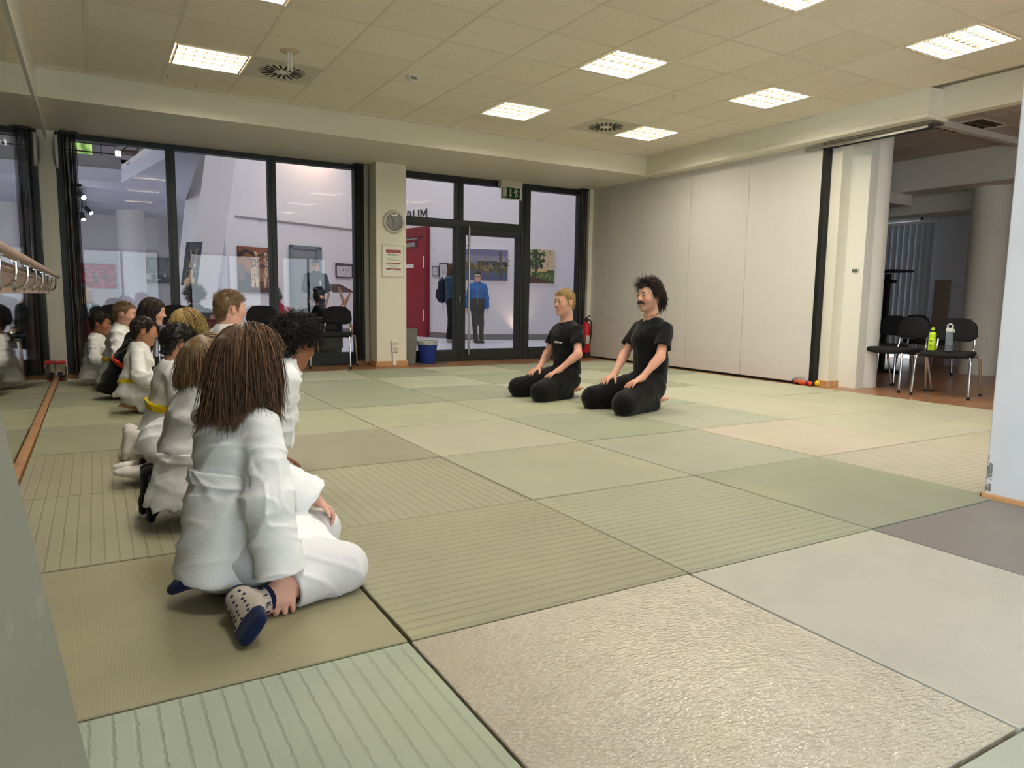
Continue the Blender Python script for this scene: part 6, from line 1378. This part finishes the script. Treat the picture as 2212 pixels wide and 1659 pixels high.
kid('child with straight sandy bowl hair kneeling in white behind the nearest girl', (-.40, 1.32), 22, .72, (-.30, 1.42, .628), (38, -12), .90, 'fair', ('bowl', H_DBLOND, dict(n=2300, seed=12, r=.0021)), G2(belt=M_GI2, sock=M_SOCKB, hem=.10), .0066, AL=np.array([-.49, 1.50, .155]), AR=np.array([-.47, 1.38, .155]), footL=dict(t=(-.12, .1, -1), dn=(-1, 0, -.1), s=.95), footR=dict(t=(-.12, -.05, -1), dn=(-1, 0, -.1), s=.95))
def cuff_extra(root, off, c, R, hs, q, u, lf, bk, J):
    for y in (2.04, 2.16):
        S = Sdf(); S.econe((-.36, y, .075), (-.50, y, .055), (.06, .062), (.075, .055), (0, 1, 0), .02); S.cone((-.51, y, .04), (-.6, y, .04), .042, .045, .01, 's'); S.disp(creases(7, 40, .006)); S.plane((0, 0, .001), (0, 0, -1)); S.plane((-.53, 0, 0), (-1, 0, 0)); S.mesh('trouser_cuff', .007, M_BLACK, root, off, 1)
        F = Sdf(); foot_sdf(F, np.array([-.50, y, .05]), (-1, 0, -.1), UP, .86, None, False, .004); F.plane((0, 0, .001), (0, 0, -1)); F.mesh('sock', .006, M_SOCKW, root, off, 1)
kid('older boy with big black curly hair bending forward in white', (-.36, 2.10), 4, .86, (.19, 1.95, .668), (25, -20), .98, 'brown', ('curly', H_BLACK, dict(n=1700, seed=13, vol=1.2, length=.052)), G2(seed=43, shod=True, pants=M_GI2, hem=.15, sr=(.07, .075, .08), sleeve=.98), .0068, handx=.52, handz=.10, shw=.18, extra=cuff_extra)
kid('child with dark curly hair and yellow belt bowing forward in white', (-.36, 2.78), 5, .72, (-.275, 2.74, .622), (15, -18), .90, 'olive', ('curly', H_BLACK, dict(n=800, seed=14, vol=.7, length=.04)), G2(seed=44, belt=M_YEL, beltat=.36, sock=M_SOCKW, top=M_GI2, hem=.12), .0078, AL=np.array([-.52, 2.80, .13]), AR=np.array([-.52, 2.66, .13]), footL=dict(t=(-.15, .1, -1), dn=(-1, 0, 0), s=.85), footR=dict(t=(-.15, -.1, -1), dn=(-1, 0, 0), s=.85))
kid('tall boy with short brown hair kneeling upright in white', (.02, 3.30), 5, .86, (.09, 3.30, .815), (14, -4), .96, 'fair', ('short', H_SAND, dict(n=1900, seed=15, length=.024, r=.0016)), G2(seed=45, top=M_GI2), .0078, shw=.19)
kid('child with streaked blond bob kneeling in white', (-.16, 3.92), -2, .76, (-.115, 3.90, .69), (4, -8), .92, 'fair', ('bowl', H_BLOND, dict(n=1100, seed=16)), G2(seed=46, top=M_GI2), .0095)
kid('boy with dark hair, yellow belt and black trouser stripes in white', (-.44, 4.45), -6, .70, (-.35, 4.50, .62), (-4, -10), .90, 'olive', ('curly', H_DARK, dict(n=750, seed=17, vol=.45, length=.028)), G2(seed=47, top=M_GI2, belt=M_YEL, beltat=.22, hem=.13), .0095)
kid('girl with long dark brown hair in black with orange belt', (-.53, 5.35), -10, .80, (-.235, 5.25, .755), (-22, -10), .95, 'fair', ('long', H_DARK, dict(n=800, seed=18, length=.34, r=.0036)), G2(seed=48, top=M_BLACK, pants=M_BLACK, belt=M_ORG, beltat=.28, sock=M_SOCKB), .0088)
kid('boy with cropped light brown hair kneeling in white near the window', (-.53, 5.95), -10, .80, (-.43, 5.95, .715), (-14, -8), .95, 'fair', ('crop', H_SAND, dict(n=900, seed=19)), G2(seed=49, top=M_GI2, belt=M_YEL), .0088)
kid('small child with dark curly hair kneeling last at the mirror end', (-.70, 6.50), -12, .68, (-.625, 6.45, .61), (-20, -10), .90, 'tan', ('curly', H_DARK, dict(n=550, seed=20, vol=.6, length=.035)), G2(seed=50, top=M_GI2, sock=M_SOCKW), .0088)
# ---------------------------------------------------------------- people in the foyer
def stander(x, y, yaw, H, look, hs, **over):
    s = H/1.75; R_ = frame(yaw); f, l = R_[:, 0], R_[:, 1]; b = np.array([x, y, FL]); J_ = lambda a, c_, z: b+s*(a*f+c_*l+z*UP)
    hd = dict(c=J_(.02, 0, 1.625), R=frame(*look), hs=hs*s**.4, nl=.10); j = dict(s=s, floor=FL, P=J_(-.01, 0, .93), N=J_(-.02, 0, 1.46))
    for a, sg in (('L', 1), ('R', -1)):
        j['Sh'+a] = J_(-.02, .18*sg, 1.40); j['H'+a] = J_(0, .085*sg, .90); j['K'+a] = J_(.02, .10*sg, .48); j['A'+a] = J_(-.03, .11*sg, .075); j['foot'+a] = dict(t=f+.25*sg*l, dn=np.array([0, 0, -1.0]))
        j['W'+a] = J_(.04, .25*sg, .84); j['E'+a] = ik(j['Sh'+a], j['W'+a], .29*s, .26*s, -f+.5*l*sg); j['hand'+a] = dict(f=(0, 0, -1), n=l*sg, t=f, s=s)
    for k, v in over.items(): j[k] = J_(*v) if not isinstance(v, dict) else v
    return j, hd, J_, f, l
FG = 'people in the foyer'
M_HOOD = mat_cloth('slate_hoodie', (38, 48, 60), 1500, .15); M_GREY = mat_cloth('grey_trousers', (66, 68, 72), 1500, .15); M_TEAL = mat_cloth('petrol_jacket', (48, 74, 96), 2200, .1); M_BLUE = mat_cloth('bright_blue_jacket', (38, 104, 176), 2200, .1); M_CHAR = mat_cloth('charcoal_cloth', (48, 50, 56), 2000, .1); M_PINK = mat_cloth('pink_red_jumper', (186, 40, 72), 1500, .15); M_DKG = mat_cloth('dark_green_jumper', (30, 40, 38), 1500, .15)
M_SHOE = mat('black_shoe', (20, 19, 20), .5)
def shoes(root, j, off, m=M_SHOE, s=1.0):
    for a in 'LR':
        F = Sdf(); f_ = j['foot'+a]; foot_sdf(F, j['A'+a], f_['t'], f_['dn'], j['s'], None, False, .010); F.plane((0, 0, FL+.001), (0, 0, -1), .003); F.mesh('shoe', .012, m, root, off, 1)
def specs(root, off, c, R, hs):
    L = lambda x, y, z: c+hs*(R@np.array([x, y, z])); b = MB()
    for s in (-1, 1): b.tube([L(.098, (.032+.022*math.cos(t))*s, .003+.017*math.sin(t)) for t in np.linspace(0, 6.28, 15)], .0022, 5, False); b.tube([L(.094, .054*s, .008), L(.0, .085*s, .012)], .002, 5)
    b.tube([L(.099, -.010, .006), L(.101, 0, .009), L(.099, .010, .006)], .002, 5).build('glasses', M_BLK, root, True, off)
def ex_specs(m=None, extra=None):
    def fn(root, off, c, R, hs, q, u, lf, bk, J):
        specs(root, off, c, R, hs)
        if extra: extra(root, off, c, R, hs, q, u, lf, bk, J)
    return fn
j, hd, Jx, f, l = stander(3.42, 13.62, -102, 1.72, (-102, -2), 1.0, WL=(.20, .03, 1.0), WR=(.20, -.03, 1.0), handL=dict(f=(.6, -.5, -.4), n=(0, -1, .5), t=(0, 0, 1), s=.95), handR=dict(f=(-.6, -.5, -.4), n=(0, -1, .5), t=(0, 0, 1), s=.95))
j['EL'] = ik(j['ShL'], j['WL'], .29, .26, -f*.3+l); j['ER'] = ik(j['ShR'], j['WR'], .29, .26, -f*.3-l)
def hood(J, j, q, u, lf, bk): J.ell(q(.93)+bk*.07, (.12, .05, .06), np.stack([lf, bk, u], 1), .03); J.econe(q(.1), q(-.12), (.17, .14), (.185, .145), lf, .04)
def hood_x(root, off, c, R, hs, q, u, lf, bk, J): specs(root, off, c, R, hs); MB().box((-.016, -.004, -.05), (.016, .004, .05), np.stack([lf, bk, u], 1), q(.60)-bk*.155+lf*.085-off).build('print', M_WPL, root)
r_ = person('woman standing with glasses and dark hoodie in front of the grey door', j, hd, 'fair', ('short', H_DARK, dict(n=500, seed=30, length=.03, hvox=.008, r=.004, front=.058)), dict(kind='coat', shod=True, top=M_HOOD, pants=M_GREY, sleeve=.94, g=.028, extra=hood, sr=(.072, .068, .05), pr=(.11, .085, .075), pl=.96, hemz=(Jx(0, 0, .78), (0, 0, -1))), h=.0105, group=FG, extra=hood_x); shoes(r_, j, np.array([*j['P'][:2], FL]))
j, hd, Jx, f, l = stander(6.47, 12.05, -118, 1.53, (-118, -3), 1.0, AR=(.02, -.03, .075), KR=(.04, -.06, .47), footR=dict(t=(.3, -1, 0), dn=(0, 0, -1)))
def boyj(J, j, q, u, lf, bk): J.econe(q(.15), q(-.10), (.155, .12), (.16, .125), lf, .04); J.chain([q(.97)+lf*.05, q(1.0)+bk*.06, q(.97)-lf*.05], [.035, .04, .035], .03)
def boy_x(root, off, c, R, hs, q, u, lf, bk, J):
    specs(root, off, c, R, hs); lo, hi = J.bounds(); S = Sdf(); S.ops.append(('u', .01, lambda P: J(P)-.0025, lo, hi)); S.plane(q(.33), u, .004)
    S.inter(lambda P: (np.abs((P-q(.2))@lf)-.155).astype(np.float32), .01); S.mesh('jacket_hem_panel', .009, M_CHAR, root, off, 1)
    zp = MB().tube([q(t)-bk*(.125*j['s']+.022) for t in np.linspace(.93, -.08, 14)], .006, 6); zp.build('zip', mat('lime_zip', (96, 176, 120), .5), root, True, off)
r_ = person('child standing outside with glasses and bright blue jacket', j, hd, 'pale', ('short', H_DARK, dict(n=500, seed=31, length=.022, hvox=.008, r=.004)), dict(kind='coat', shod=True, top=M_BLUE, pants=M_CHAR, sleeve=.94, g=.024, extra=boyj, sr=(.062, .062, .048), pr=(.090, .064, .056), pl=.95, hemz=(Jx(0, 0, .84), (0, 0, -1))), h=.0105, group=FG, extra=boy_x); shoes(r_, j, np.array([*j['P'][:2], FL]), mat('dark_brown_shoe', (48, 38, 34), .6))
j, hd, Jx, f, l = stander(6.02, 12.35, -48, 1.70, (-75, -2), 1.0, WL=(.22, -.12, 1.14), WR=(.24, .12, 1.16))
j['EL'] = ik(j['ShL'], j['WL'], .29, .26, l-UP); j['ER'] = ik(j['ShR'], j['WR'], .29, .26, -l-UP)
j['handL'] = dict(f=-l-UP*.2, n=f, t=UP, s=.9); j['handR'] = dict(f=l-UP*.2, n=f, t=UP, s=.9)
r_ = person('woman standing with folded arms, petrol jacket and backpack behind the door frame', j, hd, 'fair', ('long', H_DBLOND, dict(n=500, seed=32, length=.26, hvox=.009, r=.005)), dict(kind='coat', shod=True, top=M_TEAL, pants=M_BLACK, sleeve=.92, g=.026, sr=(.068, .064, .05), pr=(.105, .08, .075), pl=.97, hemz=(Jx(0, 0, .84), (0, 0, -1))), h=.0105, group=FG); shoes(r_, j, np.array([*j['P'][:2], FL]), mat('pale_shoe', (150, 140, 130), .6))
bp_c = Jx(-.26, .03, 1.16); bp = empty('backpack', bp_c, 0, 'navy backpack worn by the woman in the petrol jacket', 'backpack', None); Rb_ = np.stack([f, l, UP], 1); M_NAVY = mat_cloth('navy_nylon', (26, 32, 52), 1200, .2)
S = Sdf(); S.econe(bp_c-UP*.17, bp_c+UP*.16, (.155, .11), (.125, .085), l, .03); S.econe(bp_c-UP*.14-f*.09, bp_c-UP*.02-f*.09, (.12, .05), (.11, .045), l, .02); S.disp(creases(5, 30, .008)); S.mesh('bag', .011, M_NAVY, bp, bp_c)
for s in (-1, 1): MB().tube(bez([Jx(-.17, .10*s, 1.36), Jx(-.03, .12*s, 1.475), Jx(.13, .12*s, 1.36), Jx(.12, .14*s, 1.15)], 16), .016, 6).build('strap', M_BLK, bp, True, bp_c)
MB().tube([bp_c-UP*.2+l*.05, bp_c-UP*.45+l*.055], .008, 5).build('strap_end', M_BLK, bp, True, bp_c); MB().tube(bez([bp_c+UP*.22+l*.04, bp_c+UP*.28, bp_c+UP*.22-l*.04], 8), .008, 6).build('grab_loop', M_BLK, bp, True, bp_c)
# sitters seen through the glass, close to the window
def sitter(lab, head, yaw, look, hs, skin, hair, of, arms=None, s=.95, ex=None):
    R_ = frame(yaw); f, l = R_[:, 0], R_[:, 1]; c = np.array(head, float); hd = dict(c=c, R=frame(*look), hs=hs, nl=.10); N = c+hs*(hd['R']@np.array([-.036, 0, -.055]))-UP*.1*hs; P = N-UP*.50*s-f*.06
    j = dict(s=s, N=N, P=P, floor=FL); u = unit(N-P)
    for a, sg in (('L', 1), ('R', -1)):
        j['Sh'+a] = N-u*.072*s+l*.18*sg*s; j['H'+a] = P+l*.09*sg+f*.03; j['K'+a] = P+l*.12*sg+f*.42+UP*.06; j['A'+a] = np.array([*(P+l*.12*sg+f*.46)[:2], FL+.08]); j['foot'+a] = dict(t=f, dn=(0, 0, -1))
        j['W'+a] = P+f*.30+l*.14*sg+UP*.16; j['E'+a] = ik(j['Sh'+a], j['W'+a], .28*s, .25*s, -f+l*sg); j['hand'+a] = dict(f=f-UP*.3, n=UP, t=-l*sg, s=.9)
    if arms: arms(j, f, l)
    r_ = person(lab, j, hd, skin, hair, dict(dict(kind='coat', pants=M_BLACK, g=.02), **of), h=.0125, group=FG, extra=ex); shoes(r_, j, np.array([*j['P'][:2], FL])); return r_
def tank(j, f, l): pass
sitter('seated woman with grey brown curly hair and black tank top, back to the glass', (.515, 8.95, .885), 80, (85, -6), 1.0, 'fair', ('curly', mat_hair('grey_brown_curls', (44, 38, 36), (72, 64, 60), (110, 102, 98)), dict(n=900, seed=40, vol=1.35, length=.06, hvox=.008, r=.004)), dict(top=M_BLACK, sleeve=-.12, shod=True, name='tank_top'))
sitter('seated man in a pink red jumper turned away beyond the glass', (1.716, 9.6, .90), 120, (130, -10), .98, 'fair', ('short', H_GREY, dict(n=500, seed=41, hvox=.009, r=.004)), dict(top=M_PINK, sleeve=.94, shod=True, name='jumper'))
sitter('seated grey haired person bent low behind the curly haired boy', (2.2, 10.4, .61), 100, (100, -25), .98, 'fair', ('short', H_GREY, dict(n=500, seed=42, hvox=.009, r=.004)), dict(top=M_GREY, sleeve=.94, shod=True, name='jumper'), None, .8)
def bun(root, off, c, R, hs, q, u, lf, bk, J):
    S = Sdf(); S.ell(c+hs*(R@np.array([-.06, 0, .10])), (.05, .055, .04), R, .02); S.disp(waves(3, 90, .004)); S.mesh('hair_bun', .008, H_BLACK, root, off, 1, lambda V: np.full((len(V), 3), .2))
sitter('seated person in black with dark hair in a bun, back to the glass', (2.13, 8.95, .89), 95, (95, -6), 1.0, 'tan', ('short', H_BLACK, dict(n=500, seed=43, hvox=.008, r=.004)), dict(top=M_BLACK, sleeve=.94, shod=True, name='jumper'), None, .95, bun)
def chin(j, f, l):
    j['WR'] = j['N']+f*.16-l*.01+UP*.02; j['ER'] = j['N']+f*.20-l*.22-UP*.20; j['handR'] = dict(f=-f*.5+UP*.4+l*.3, n=f-UP*.3, t=UP, s=.92, curl=(30, 30, 20))
sitter('seated older man resting chin on hand behind the string curtain', (-.78, 9.15, .89), -10, (-14, 4), 1.0, 'fair', ('crop', H_GREY, dict(n=300, seed=44, hvox=.009, front=.09)), dict(top=M_DKG, sleeve=.9, shod=True, name='jumper'), chin)
